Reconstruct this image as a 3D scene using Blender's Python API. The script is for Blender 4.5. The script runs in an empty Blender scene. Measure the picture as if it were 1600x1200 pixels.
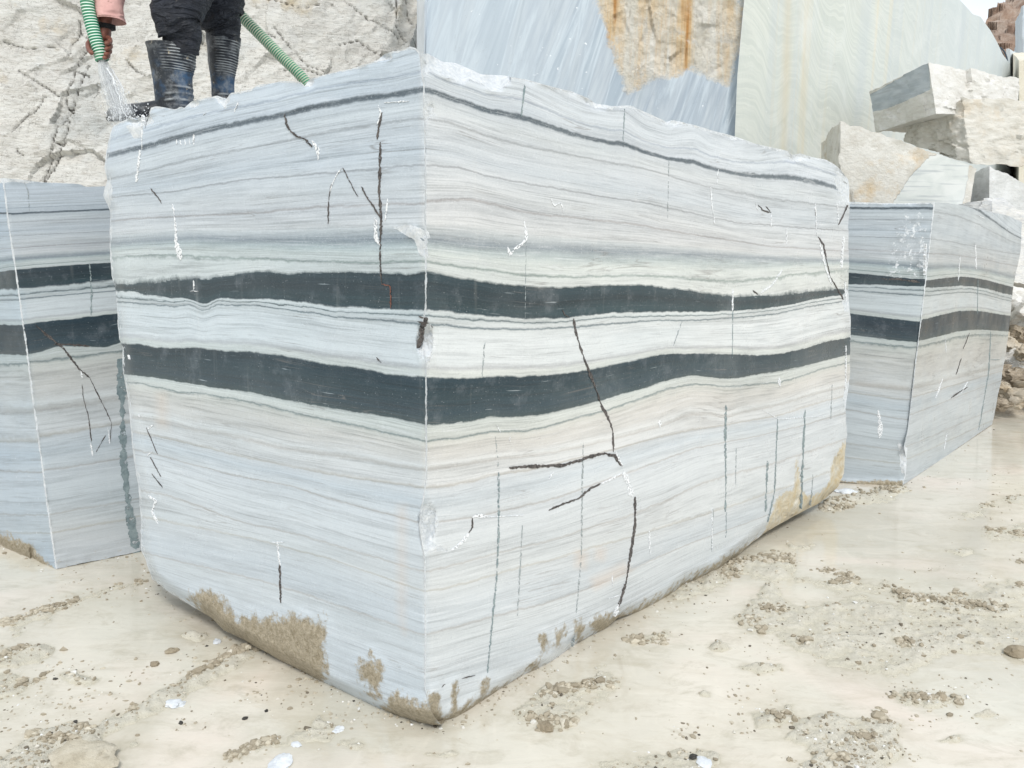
import bpy, bmesh, math, random
import numpy as np
from mathutils import Matrix, Vector

# ------------------------------------------------------------------ camera, sky, sun, exposure
F = 1270.0; PITCH = math.radians(9.8); ROLL = math.radians(0.7); H = 1.6
sc = bpy.context.scene
_r0 = np.array([1.0, 0, 0]); _u0 = np.array([0, math.sin(PITCH), math.cos(PITCH)])
CW = np.array([0, math.cos(PITCH), -math.sin(PITCH)])
CR = math.cos(ROLL) * _r0 + math.sin(ROLL) * _u0
CU = -math.sin(ROLL) * _r0 + math.cos(ROLL) * _u0
CC = np.array([0, 0, H])
cam_d = bpy.data.cameras.new('camera'); cam = bpy.data.objects.new('camera', cam_d)
sc.collection.objects.link(cam)
cam_d.sensor_width = 36; cam_d.lens = F / 1600 * 36; cam_d.clip_end = 2000; cam_d.clip_start = 0.05
cam.matrix_world = Matrix(((CR[0], CU[0], -CW[0], CC[0]), (CR[1], CU[1], -CW[1], CC[1]), (CR[2], CU[2], -CW[2], CC[2]), (0, 0, 0, 1)))
sc.camera = cam

SUN_EL, SUN_AZ = 50, 166          # azimuth clockwise from +Y (north)
world = bpy.data.worlds.new('World'); sc.world = world; world.use_nodes = True
wn = world.node_tree; wn.nodes.clear()
wo = wn.nodes.new('ShaderNodeOutputWorld'); wb = wn.nodes.new('ShaderNodeBackground')
sky = wn.nodes.new('ShaderNodeTexSky'); sky.sky_type = 'NISHITA'; sky.sun_disc = False
sky.sun_elevation = math.radians(SUN_EL); sky.sun_rotation = math.radians(SUN_AZ)
wtc = wn.nodes.new('ShaderNodeTexCoord'); wns = wn.nodes.new('ShaderNodeTexNoise')
wns.inputs['Scale'].default_value = 2.3; wns.inputs['Detail'].default_value = 6
wmp = wn.nodes.new('ShaderNodeMapping'); wmp.inputs['Scale'].default_value = (1, 1, 2.2)
wn.links.new(wtc.outputs['Generated'], wmp.inputs['Vector']); wn.links.new(wmp.outputs['Vector'], wns.inputs['Vector'])
wcr = wn.nodes.new('ShaderNodeValToRGB')
wcr.color_ramp.elements[0].position = 0.35; wcr.color_ramp.elements[0].color = (4.7, 5.1, 5.3, 1)
wcr.color_ramp.elements[1].position = 0.62; wcr.color_ramp.elements[1].color = (7.6, 7.6, 7.4, 1)
wmx = wn.nodes.new('ShaderNodeMixRGB'); wmx.inputs[0].default_value = 0.8
wn.links.new(wns.outputs['Fac'], wcr.inputs['Fac']); wn.links.new(sky.outputs[0], wmx.inputs[1]); wn.links.new(wcr.outputs[0], wmx.inputs[2])
wn.links.new(wmx.outputs[0], wb.inputs['Color']); wb.inputs['Strength'].default_value = 0.13
wn.links.new(wb.outputs[0], wo.inputs['Surface'])
sun_d = bpy.data.lights.new('sun', 'SUN'); sun_d.energy = 1.5; sun_d.angle = math.radians(14); sun_d.color = (1.0, 0.965, 0.91)
sun = bpy.data.objects.new('sun', sun_d); sc.collection.objects.link(sun)
_e, _a = math.radians(SUN_EL), math.radians(SUN_AZ)
_sd = Vector((math.sin(_a) * math.cos(_e), math.cos(_a) * math.cos(_e), math.sin(_e)))
sun.rotation_euler = _sd.to_track_quat('Z', 'Y').to_euler()
sc.view_settings.view_transform = 'Standard'; sc.view_settings.look = 'None'; sc.view_settings.gamma = 1
sc.view_settings.exposure = 0.49

# ------------------------------------------------------------------ pixel <-> place (photo pixels, 1600 x 1200)
def rays(x, y):
    x = np.asarray(x, float)[..., None]; y = np.asarray(y, float)[..., None]
    return (x - 800) / F * CR - (y - 600) / F * CU + CW
def gnd(x, y, z=0.0):
    d = rays(x, y); return CC + d * ((z - H) / d[..., 2:3])
def at(x, y, Y):                      # the point on the ray that lies Y metres north of the camera
    d = rays(x, y); return CC + d * (np.asarray(Y, float)[..., None] / d[..., 1:2])
def proj(p):
    q = np.asarray(p) - CC; w = np.maximum(q @ CW, 1e-3); return 800 + F * (q @ CR) / w, 600 - F * (q @ CU) / w
def plane(p0, p1, p2):
    n = np.cross(p1 - p0, p2 - p0); n /= np.linalg.norm(n)
    if n @ (CC - p0) < 0: n = -n
    return p0, n
def onp(pl, x, y):
    d = rays(x, y); return CC + d * (((pl[0] - CC) @ pl[1]) / (d @ pl[1]))[..., None]
V = lambda *a: np.array(a, float)

# ------------------------------------------------------------------ noise
def _hash(ix, iy, iz, seed):
    h = (ix.astype(np.int64) * 374761393 + iy.astype(np.int64) * 668265263 + iz.astype(np.int64) * 2147483647 + seed * 974711) & 0xffffffff
    h = ((h ^ (h >> 13)) * 1274126177) & 0xffffffff
    h = ((h ^ (h >> 16)) * 2246822519) & 0xffffffff
    return (h ^ (h >> 15)) & 0xffffffff
def _h01(ix, iy, iz, seed): return _hash(ix, iy, iz, seed) / 4294967295.0
def vnoise(p, seed=0):                # value noise, -1..1
    f = np.floor(p); i = f.astype(np.int64); r = p - f; w = r * r * r * (r * (r * 6 - 15) + 10)
    out = 0
    for a in (0, 1):
        for b in (0, 1):
            for c in (0, 1):
                k = (w[..., 0] if a else 1 - w[..., 0]) * (w[..., 1] if b else 1 - w[..., 1]) * (w[..., 2] if c else 1 - w[..., 2])
                out = out + k * _h01(i[..., 0] + a, i[..., 1] + b, i[..., 2] + c, seed)
    return out * 2 - 1
def fbm(p, octv=4, seed=0, ridged=False, gain=0.5):
    s = 0; a = 1; tot = 0; p = np.array(p, float)
    for o in range(octv):
        n = vnoise(p, seed + o * 17)
        if ridged: n = 1 - 2 * np.abs(n)
        s = s + a * n; tot += a; a *= gain; p = p * 2.03 + 11.7
    return s / tot
def facets(p, seed=0, tilt=0.6):      # chipped-stone relief: each cell is a tilted plane; also distance to the crack between cells
    f = np.floor(p).astype(np.int64); best = np.full(p.shape[:-1], 9e9); sec = best.copy(); val = np.zeros(p.shape[:-1])
    for a in (-1, 0, 1):
        for b in (-1, 0, 1):
            for c in (-1, 0, 1):
                ix, iy, iz = f[..., 0] + a, f[..., 1] + b, f[..., 2] + c
                cx = ix + _h01(ix, iy, iz, seed); cy = iy + _h01(ix, iy, iz, seed + 1); cz = iz + _h01(ix, iy, iz, seed + 2)
                dx, dy, dz = p[..., 0] - cx, p[..., 1] - cy, p[..., 2] - cz
                d = dx * dx + dy * dy + dz * dz
                v = (_h01(ix, iy, iz, seed + 3) - .5) + tilt * ((_h01(ix, iy, iz, seed + 4) * 2 - 1) * dx + (_h01(ix, iy, iz, seed + 5) * 2 - 1) * dy + (_h01(ix, iy, iz, seed + 6) * 2 - 1) * dz)
                m = d < best
                sec = np.where(m, best, np.minimum(sec, d)); val = np.where(m, v, val); best = np.where(m, d, best)
    return val, np.sqrt(sec) - np.sqrt(best)
def seg_dist(x, y, pts):
    d = np.full(np.shape(x), 1e9)
    for (x0, y0), (x1, y1) in zip(pts[:-1], pts[1:]):
        dx, dy = x1 - x0, y1 - y0; t = np.clip(((x - x0) * dx + (y - y0) * dy) / (dx * dx + dy * dy + 1e-9), 0, 1)
        d = np.minimum(d, np.hypot(x - x0 - t * dx, y - y0 - t * dy))
    return d
def sdf(x, y, pts):                   # signed distance to a polygon, negative inside
    pts = list(pts); d = seg_dist(x, y, pts + [pts[0]]); ins = np.zeros(np.shape(x), bool); n = len(pts)
    for i in range(n):
        (x0, y0), (x1, y1) = pts[i], pts[(i + 1) % n]
        if y0 == y1: continue
        ins ^= ((y0 > y) != (y1 > y)) & (x < (x1 - x0) * (y - y0) / (y1 - y0) + x0)
    return np.where(ins, -d, d)
def mask(x, y, polys, soft=10.0):     # 0.5 on the outline, 1 inside, 0 outside
    m = np.zeros(np.shape(x))
    for p in polys: m = np.maximum(m, np.clip(.5 - sdf(x, y, p) / (2 * soft), 0, 1))
    return m
def curve(pts, n=400, smooth=5):      # densely sampled, slightly smoothed polyline; returns x, y
    pts = np.array(pts, float); l = np.r_[0, np.cumsum(np.hypot(*np.diff(pts, axis=0).T))]
    u = np.linspace(0, l[-1], n); x = np.interp(u, l, pts[:, 0]); y = np.interp(u, l, pts[:, 1])
    if smooth > 1:
        k = np.ones(smooth) / smooth
        y = np.r_[y[:1].repeat(smooth), y, y[-1:].repeat(smooth)]; y = np.convolve(y, k, 'same')[smooth:-smooth]
    return x, y

# ------------------------------------------------------------------ materials
def srgb(h, a=1.0):
    v = [int(h[i:i + 2], 16) / 255 for i in (0, 2, 4)]
    return tuple(c / 12.92 if c <= .04045 else ((c + .055) / 1.055) ** 2.4 for c in v) + (a,)
class NT:
    def __init__(s, name):
        s.m = bpy.data.materials.new(name); s.m.use_nodes = True; s.t = s.m.node_tree; s.t.nodes.clear()
        s.out = s.t.nodes.new('ShaderNodeOutputMaterial'); s.b = s.t.nodes.new('ShaderNodeBsdfPrincipled')
        s.t.links.new(s.b.outputs[0], s.out.inputs['Surface'])
    def put(s, sock, v):
        if v is None: return
        if isinstance(v, bpy.types.NodeSocket): s.t.links.new(v, sock)
        else: sock.default_value = v
    def n(s, kind, **kw):
        nd = s.t.nodes.new('ShaderNode' + kind)
        for k, v in kw.items(): setattr(nd, k, v)
        return nd
    def attr(s, name): return s.n('Attribute', attribute_name=name).outputs['Fac']
    def obj(s): return s.n('TexCoord').outputs['Object']
    def math(s, op, a, b=0.0, clamp=False):
        nd = s.n('Math', operation=op, use_clamp=clamp); s.put(nd.inputs[0], a); s.put(nd.inputs[1], b); return nd.outputs[0]
    def vec(s, x=0.0, y=0.0, z=0.0):
        nd = s.n('CombineXYZ'); s.put(nd.inputs[0], x); s.put(nd.inputs[1], y); s.put(nd.inputs[2], z); return nd.outputs[0]
    def mapv(s, v, scale=(1, 1, 1), rot=(0, 0, 0), loc=(0, 0, 0)):
        nd = s.n('Mapping'); s.put(nd.inputs[0], v); nd.inputs['Scale'].default_value = scale; nd.inputs['Rotation'].default_value = rot; nd.inputs['Location'].default_value = loc; return nd.outputs[0]
    def noise(s, v, scale=5.0, detail=4.0, rough=0.5, dist=0.0):
        nd = s.n('TexNoise'); s.put(nd.inputs['Vector'], v); nd.inputs['Scale'].default_value = scale; nd.inputs['Detail'].default_value = detail
        nd.inputs['Roughness'].default_value = rough; nd.inputs['Distortion'].default_value = dist; return nd.outputs[0]
    def voro(s, v, scale=5.0, feature='F1'):
        nd = s.n('TexVoronoi', feature=feature); s.put(nd.inputs['Vector'], v); nd.inputs['Scale'].default_value = scale; return nd
    def rng(s, v, a, b, c=0.0, d=1.0, smooth=False):
        nd = s.n('MapRange', clamp=True); nd.interpolation_type = 'SMOOTHSTEP' if smooth else 'LINEAR'
        s.put(nd.inputs[0], v); nd.inputs[1].default_value = a; nd.inputs[2].default_value = b; nd.inputs[3].default_value = c; nd.inputs[4].default_value = d; return nd.outputs[0]
    def ramp(s, v, stops):
        nd = s.n('ValToRGB'); cr = nd.color_ramp
        while len(cr.elements) < len(stops): cr.elements.new(0.5)
        for e, (p, c) in zip(cr.elements, sorted(stops, key=lambda q: q[0])): e.position = min(max(p, 0), 1); e.color = srgb(c) if isinstance(c, str) else c
        s.put(nd.inputs[0], v); return nd.outputs[0]
    def mix(s, f, a, b, mode='MIX'):
        nd = s.n('MixRGB', blend_type=mode)
        for i, v in enumerate((f, a, b)):
            if isinstance(v, str): v = srgb(v)
            s.put(nd.inputs[i], v)
        return nd.outputs[0]
    def bump(s, h, strength=0.3, dist=0.01, nrm=None):
        nd = s.n('Bump'); s.put(nd.inputs['Height'], h); nd.inputs['Strength'].default_value = strength; nd.inputs['Distance'].default_value = dist
        if nrm is not None: s.put(nd.inputs['Normal'], nrm)
        return nd.outputs[0]
    def done(s, color=None, rough=None, normal=None, spec=None, **kw):
        if isinstance(color, str): color = srgb(color)
        s.put(s.b.inputs['Base Color'], color); s.put(s.b.inputs['Roughness'], rough); s.put(s.b.inputs['Normal'], normal); s.put(s.b.inputs['Specular IOR Level'], spec)
        for k, v in kw.items(): s.put(s.b.inputs[k.replace('_', ' ')], v)
        return s.m

# ------------------------------------------------------------------ object helpers
def link(o, parent=None):
    sc.collection.objects.link(o)
    if parent is not None: o.parent = parent
    return o
def tag(o, label=None, cat=None, group=None, kind=None):
    for k, v in (('label', label), ('category', cat), ('group', group), ('kind', kind)):
        if v: o[k] = v
    return o
def _empty(name, loc):
    o = bpy.data.objects.new(name, None); o.location = loc; sc.collection.objects.link(o); o.empty_display_size = .1; return o
def mesh(name, verts, faces, mat, attrs=None, parent=None, smooth=True, sharp=None, weld=False):
    verts = np.asarray(verts, float).reshape(-1, 3)
    if parent is not None: verts = verts - np.array(parent.location)
    me = bpy.data.meshes.new(name); faces = [tuple(f) for f in faces] if not isinstance(faces, np.ndarray) else faces.tolist()
    me.from_pydata(verts.tolist(), [], faces); me.update()
    for k, a in (attrs or {}).items():
        at_ = me.attributes.new(k, 'FLOAT', 'POINT'); at_.data.foreach_set('value', np.asarray(a, np.float32).ravel())
    if weld:
        bm = bmesh.new(); bm.from_mesh(me); bmesh.ops.remove_doubles(bm, verts=bm.verts, dist=1e-5)
        bmesh.ops.recalc_face_normals(bm, faces=bm.faces); bm.to_mesh(me); bm.free()
    me.polygons.foreach_set('use_smooth', [smooth] * len(me.polygons))
    if smooth and sharp: me.set_sharp_from_angle(angle=math.radians(sharp))
    for m in (mat if isinstance(mat, (list, tuple)) else [mat]): me.materials.append(m)
    return link(bpy.data.objects.new(name, me), parent)
def fix_normals(o):
    bm = bmesh.new(); bm.from_mesh(o.data); bmesh.ops.recalc_face_normals(bm, faces=bm.faces); bm.to_mesh(o.data); bm.free()
def grid_faces(nc, nr, off=0, wrap=False):
    i = np.arange(nc if wrap else nc - 1)[:, None]; j = np.arange(nr - 1)[None, :]; i2 = (i + 1) % nc
    return np.stack([off + i * nr + j, off + i * nr + j + 1, off + i2 * nr + j + 1, off + i2 * nr + j], -1).reshape(-1, 4)

# ================================================================== STRATA of the striped marble
# bedding lines traced on the two faces of the big block (photo pixels); 'l' left face, 'r' right face
LN = {
 'A': ([(150,248),(170,243),(230,227),(300,208),(360,195),(420,183),(500,165),(560,155),(620,147),(664,138)],
       [(664,138),(695,150),(730,161),(765,173),(814,182),(849,194),(884,206),(916,215),(954,222),(975,224),(1010,238),(1045,248),(1085,252),(1106,261),(1145,270),(1187,275),(1229,275),(1264,282),(1299,290),(1340,302)]),
 'Bp': ([(150,285),(300,250),(420,225),(520,205),(590,194),(664,185)], [(664,185),(702,192),(747,206),(786,220),(835,231),(891,243),(1000,262),(1100,290),(1200,310),(1340,327)]),
 'B': ([(150,310),(287,297),(336,287),(385,280),(455,276),(560,266),(664,257)], [(664,257),(716,262),(765,275),(824,287),(891,299),(957,310),(1010,318),(1075,331),(1117,341),(1155,349),(1190,351),(1340,362)]),
 'C': ([(150,348),(230,340),(300,337),(400,333),(520,322),(664,317)], [(664,313),(737,311),(786,322),(824,332),(870,338),(957,346),(1010,353),(1040,360),(1120,372),(1200,385),(1340,394)]),
 'D': ([(150,382),(300,372),(400,375),(520,377),(664,373)], [(664,373),(695,378),(765,385),(870,388),(960,394),(1080,397),(1200,404),(1340,408)]),
 'D2': ([(150,404),(250,398),(332,402),(400,404),(525,409),(560,411),(600,411),(625,408),(664,408)], [(664,408),(695,413),(740,418),(800,428),(900,433),(1000,430),(1092,437),(1145,441),(1190,435),(1250,428),(1340,419)]),
 'B1t': ([(150,444),(178,445),(206,447),(224,444),(245,445),(266,440),(290,438),(325,438),(336,435),(367,430),(399,425),(420,426),(448,430),(476,426),(560,426),(610,428),(640,429),(664,425)],
        [(664,425),(695,430),(730,437),(765,444),(817,448),(870,451),(940,447),(1010,447),(1040,451),(1075,454),(1110,461),(1145,465),(1180,463),(1215,463),(1250,459),(1285,455),(1340,451)]),
 'B1b': ([(150,450),(178,452),(206,454),(224,459),(245,461),(266,465),(290,465),(308,472),(322,475),(336,468),(345,464),(371,466),(399,468),(420,467),(455,470),(490,472),(525,478),(560,480),(600,482),(664,484)],
        [(664,484),(712,486),(765,494),(817,497),(870,497),(905,494),(957,489),(1010,487),(1110,486),(1145,485),(1197,481),(1232,476),(1267,467),(1302,461),(1340,458)]),
 'T1': ([(150,462),(182,465),(210,468),(245,470),(273,473),(294,470),(315,479),(325,480),(340,470),(367,473),(402,472),(437,478),(490,480),(520,486),(600,490),(664,492)],
        [(664,492),(730,498),(765,501),(835,505),(887,502),(940,497),(1080,493),(1145,491),(1215,484),(1267,473),(1340,462)]),
 'T1b': ([(150,468),(210,473),(273,478),(294,475),(318,485),(340,475),(402,477),(437,482),(490,488),(520,494),(600,500),(640,505),(664,507)],
        [(664,507),(712,510),(765,514),(828,515),(887,511),(940,508),(1010,501),(1089,500),(1145,496),(1170,494),(1215,489),(1267,478),(1340,467)]),
 'B2t': ([(150,535),(191,537),(217,538),(245,543),(280,544),(301,543),(332,547),(367,550),(395,551),(437,556),(472,561),(507,568),(560,575),(600,583),(664,590)],
        [(664,590),(712,591),(765,589),(817,589),(870,585),(922,578),(975,567),(1010,559),(1045,553),(1145,554),(1180,556),(1215,554),(1250,547),(1285,536),(1340,525)]),
 'B2b': ([(150,580),(194,585),(227,589),(262,593),(297,599),(332,606),(367,610),(402,616),(437,624),(465,628),(490,633),(525,638),(560,644),(600,650),(664,664)],
        [(664,664),(695,663),(730,659),(765,652),(800,652),(835,649),(870,643),(905,634),(940,626),(975,615),(1010,605),(1045,594),(1080,586),(1096,588),(1127,592),(1152,591),(1180,585),(1215,580),(1250,573),(1285,564),(1340,551)]),
 'T3': ([(150,590),(196,596),(227,599),(252,605),(280,610),(308,612),(332,617),(367,622),(420,634),(490,650),(560,664),(600,674),(664,689)],
        [(664,689),(716,683),(765,675),(817,673),(852,666),(905,650),(950,640),(992,624),(1045,605),(1080,599),(1110,600),(1138,603),(1180,599),(1215,597),(1250,588),(1285,575),(1340,563)]),
 'E': ([(150,640),(210,652),(266,661),(297,671),(350,680),(402,692),(448,703),(560,718),(664,735)],
        [(664,735),(765,720),(870,707),(950,690),(1040,664),(1075,649),(1110,648),(1135,653),(1162,645),(1215,634),(1285,613),(1340,600)]),
 'E2': ([(150,665),(210,675),(300,694),(402,720),(520,742),(664,762)], [(664,762),(716,757),(779,741),(835,732),(950,705),(1040,680),(1110,668),(1215,650),(1285,628),(1340,613)]),
 'Fv': ([(150,690),(252,711),(297,725),(350,738),(402,750),(455,759),(520,780),(664,818)],
        [(664,818),(744,808),(779,799),(852,783),(940,753),(1027,722),(1085,700),(1135,691),(1180,682),(1250,666),(1340,640)]),
 'G': ([(150,750),(217,766),(266,774),(308,789),(343,804),(385,818),(455,832),(560,863),(664,894)],
        [(664,894),(779,864),(870,841),(975,808),(1040,784),(1092,757),(1145,740),(1215,722),(1264,704),(1302,692),(1340,680)]),
 'Hh': ([(150,800),(235,810),(400,842),(520,874),(590,899),(664,925)], [(664,925),(716,915),(758,903),(779,896),(870,872),(1080,812),(1200,772),(1340,722)]),
 'I': ([(150,845),(300,882),(420,910),(555,955),(625,979),(664,993)], [(664,993),(772,962),(835,948),(940,913),(1062,855),(1200,805),(1340,750)]),
 'J': ([(150,885),(235,925),(400,1005),(560,1070),(664,1105)], [(664,1105),(850,1042),(1000,962),(1175,856),(1340,775)]),
}
KEYS = list(LN)
E0 = gnd(666, 1152); E1 = at(658, 85, E0[1])
LC = gnd(240, 960); RC = gnd(1300, 797)
PL_L = plane(E0, E1, LC); PL_R = plane(E0, E1, RC)
TK = {k: 2.15 - onp(PL_L, 664, LN[k][0][-1][1])[2] for k in KEYS}
def strata(x, y, lines, keys):        # bedding depth in metres (0 at the top of the big block) from traced lines
    xs = np.linspace(min(x.min(), 0) - 5, x.max() + 5, 900); Y = []
    for k in keys:
        p = np.array(lines[k], float); yy = np.interp(xs, p[:, 0], p[:, 1]); w = 7 if len(p) > 9 else 41
        yy = np.convolve(np.r_[yy[:1].repeat(w), yy, yy[-1:].repeat(w)], np.ones(w) / w, 'same')[w:-w]
        Y.append(yy)
    Y = np.array(Y)
    for i in range(1, len(Y)): Y[i] = np.maximum(Y[i], Y[i - 1] + 1.2)
    T = np.array([TK[k] for k in keys]); out = np.zeros(x.shape); xf, yf = x.ravel(), y.ravel(); of = out.ravel()
    ix = np.clip((xf - xs[0]) / (xs[1] - xs[0]), 0, len(xs) - 1.001); i0 = ix.astype(int); fr = ix - i0
    YY = Y[:, i0] * (1 - fr) + Y[:, i0 + 1] * fr          # keys x points
    j = np.clip((YY < yf).sum(0) - 1, 0, len(keys) - 2); ar = np.arange(len(xf))
    ya, yb = YY[j, ar], YY[j + 1, ar]; ta, tb = T[j], T[j + 1]
    of[:] = ta + (tb - ta) * (yf - ya) / (yb - ya)
    return out

def marble(name, tint='ffffff', wet=0.0, bandtint='2b4049', streak=1.0, left_sky=.55):
    m = NT(name); t = m.attr('t'); s = m.attr('s'); o = m.obj()
    wob = m.math('MULTIPLY', m.math('SUBTRACT', m.noise(o, 22, 5, .6), .5), .016)
    wob2 = m.math('MULTIPLY', m.math('SUBTRACT', m.noise(o, 3.5, 2), .5), .010)
    tt = m.math('ADD', m.math('ADD', t, wob), wob2)
    K = TK; b = bandtint
    def line(k, d, c, w=.006, bg=None): return [(K[k] + d - w, bg), (K[k] + d, c), (K[k] + d + w, bg)]
    up = [(-.1, 'ccd2d9')] + line('A', -.05, 'aab2bd', .006, 'cdd3d9') + [(K['A'] - .010, 'c6ccd3'), (K['A'] - .004, '4c5860'), (K['A'] + .007, '556069'), (K['A'] + .013, 'c3c8cd'),
        (K['A'] + .05, 'cfd3d6')] + line('Bp', 0, 'a4a7aa', .006, 'c8ccd0') + [(K['Bp'] + .09, 'c3c9cf')] + line('B', 0, '94969a', .005, 'c9cdd1') + \
        [(K['B'] + .07, 'd0d2d4')] + line('C', 0, 'a7a3a3', .006, 'c7c9cc') + [(K['C'] + .06, 'd0d1d2')] + \
        [(K['D'] - .03, 'c2c6c8'), (K['D'], '939ba2'), (K['D'] + .02, 'b6bfc0'), (K['D'] + .04, 'cfd4d1')] + line('D2', 0, '8d9995', .005, 'cfd3d1') + [(K['B1t'] - .008, 'd2d5d3')]
    lo = [(K['B1t'] - .006, 'cacecc'), (K['B1t'] + .001, b), (K['B1t'] + .05, '283840'), (K['B1b'] - .012, '30464d'), (K['B1b'] - .001, b), (K['B1b'] + .004, 'd5d9d9'),
        (K['T1'] - .004, 'c9cfd0'), (K['T1'] + .001, '5b6a6f'), (K['T1'] + .006, 'cdd2d3'), (K['T1b'] - .007, 'd3d7d8'), (K['T1b'], '586870'), (K['T1b'] + .006, 'd0d4d5'),
        (K['T1b'] + .03, 'dbdfe1'), (K['B2t'] - .045, 'dadee0'), (K['B2t'] - .03, 'bdbfc1'), (K['B2t'] - .02, 'd6d9d6'), (K['B2t'] - .004, 'ced2cf'), (K['B2t'] + .002, '223844'), (K['B2t'] + .06, b),
        (K['B2b'] - .03, '243d49'), (K['B2b'] - .002, '2c4248'), (K['B2b'] + .004, 'c6cbc8'), (K['B2b'] + .02, 'cfd3cf'), (K['T3'] - .003, 'c7cac6'), (K['T3'] + .002, '6c7b7c'), (K['T3'] + .008, 'c8c8c2'),
        (K['T3'] + .03, 'cdcac5'), (K['E'] - .03, 'cbc9c6'), (K['E'] - .012, 'd9dada')]
    ll = [(K['E'] - .012, 'd6d7d6'), (K['E'], 'bbb8b5'), (K['E'] + .006, 'cfd0d0'), (K['E2'] - .01, 'd7d8d9'), (K['E2'], 'b4b0aa'), (K['E2'] + .006, 'c8ccd0'), (K['E2'] + .05, 'c4ccd3'),
        (K['Fv'] - .006, 'c9ced2'), (K['Fv'], 'a9a6a4'), (K['Fv'] + .005, 'c6cbd0'), (K['Fv'] + .07, 'ccd1d5'), (K['G'] - .006, 'c4c9cd'), (K['G'], 'aaa7a4'), (K['G'] + .005, 'c9cdd0'),
        (K['Hh'] - .006, 'cbcfd1'), (K['Hh'], 'aca89f'), (K['Hh'] + .005, 'c9cdd0'), (K['Hh'] + .08, 'c0c7cd'), (K['I'] - .006, 'bfc6cc'), (K['I'], 'a5a2a0'), (K['I'] + .006, 'c6cbce'),
        (K['J'] - .08, 'bfc6cc'), (K['J'] + .1, 'c2c8cc')]
    def rp(st, a, z):
        f = m.rng(tt, a, z); return m.ramp(f, [((p - a) / (z - a), c) for p, c in st])
    a0, a1, a2, a3 = -.12, K['B1t'] - .006, K['E'] - .012, K['J'] + .15
    c1, c2, c3 = rp(up, a0, a1), rp(lo, a1, a2), rp(ll, a2, a3)
    col = m.mix(m.math('GREATER_THAN', tt, a1), c1, c2); col = m.mix(m.math('GREATER_THAN', tt, a2), col, c3)
    inb = m.math('ADD', m.math('MULTIPLY', m.math('GREATER_THAN', tt, K['B1t']), m.math('LESS_THAN', tt, K['B1b'])),
                 m.math('MULTIPLY', m.math('GREATER_THAN', tt, K['B2t']), m.math('LESS_THAN', tt, K['B2b'])), clamp=True)
    # streaks that run with the bedding
    v1 = m.vec(m.math('MULTIPLY', s, 1.5), m.math('MULTIPLY', t, 34.0), m.math('MULTIPLY', s, .2))
    v2 = m.vec(m.math('MULTIPLY', s, 4.2), m.math('MULTIPLY', t, 120.0), 3.3)
    v3 = m.vec(m.math('MULTIPLY', s, 1.3), m.math('MULTIPLY', t, 9.0), 7.7)
    n1 = m.noise(v1, 1, 9, .68, .3); n2 = m.noise(v2, 1, 8, .74, .4); n3 = m.noise(v3, 1, 3, .5, .3)
    dk = m.math('MULTIPLY', m.rng(n1, .48, .72), .42 * streak)
    col = m.mix(dk, col, m.mix(m.rng(n3, .42, .6), '91999d', '9c9c9b'), 'MULTIPLY')
    col = m.mix(m.math('MULTIPLY', m.rng(n2, .54, .72), .46 * streak), col, '98979a', 'MULTIPLY')
    col = m.mix(m.math('MULTIPLY', m.math('MULTIPLY', m.rng(n2, .46, .30), .5 * streak), m.math('SUBTRACT', 1, m.math('MULTIPLY', inb, .93))), col, 'e6e7ea')
    col = m.mix(m.math('MULTIPLY', m.rng(n3, .40, .66), .30), col, m.mix(m.rng(m.noise(o, .9, 2), .42, .58), 'cdd6da', 'dedcd9'), 'MULTIPLY')
    v5 = m.vec(m.math('MULTIPLY', s, 2.2), m.math('MULTIPLY', t, 210.0), 12.1); n5 = m.noise(v5, 1, 7, .7, .5)
    v6 = m.vec(m.math('MULTIPLY', s, .8), m.math('MULTIPLY', t, 62.0), 17.1); n6 = m.noise(v6, 1, 8, .7, .5); gate = m.rng(m.noise(m.vec(m.math('MULTIPLY', s, .5), m.math('MULTIPLY', t, 5.0), 31), 1, 2), .38, .62, .35, 1)
    col = m.mix(m.math('MULTIPLY', m.math('MULTIPLY', m.rng(n5, .52, .66), .55), gate), col, 'a4a7a9', 'MULTIPLY')
    col = m.mix(m.math('MULTIPLY', m.math('MULTIPLY', m.rng(n6, .55, .63), .50), gate), col, 'a4a6a7', 'MULTIPLY')
    # thin broken hairlines
    v4 = m.vec(m.math('MULTIPLY', s, 1.1), m.math('MULTIPLY', t, 34.0), 9.1); n4 = m.noise(v4, 1, 3, .5, .6)
    hl = m.math('MULTIPLY', m.rng(m.math('ABSOLUTE', m.math('SUBTRACT', n4, .55)), .014, .002), m.rng(m.noise(m.vec(m.math('MULTIPLY', s, 3.0), m.math('MULTIPLY', t, 6.0), 1), 1, 3), .52, .66))
    col = m.mix(m.math('MULTIPLY', hl, .55), col, '77726f')
    # white slivers inside the dark bands
    sl = m.math('MULTIPLY', m.rng(m.noise(m.vec(m.math('MULTIPLY', s, 6.0), m.math('MULTIPLY', t, 120.0), 5), 1, 2), .70, .76), inb)
    col = m.mix(m.math('MULTIPLY', sl, .75), col, 'b3bcc0')
    col = m.mix(m.math('MULTIPLY', inb, m.rng(m.noise(o, 2.2, 4, .6), .45, .7, 0, .30)), col, '39434a')
    # fine sawn grain, pits and cloudy wash of dried slurry
    col = m.mix(m.rng(m.noise(o, 1.7, 6, .62), .48, .80, 0, .10), col, 'dcdedd')
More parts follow.
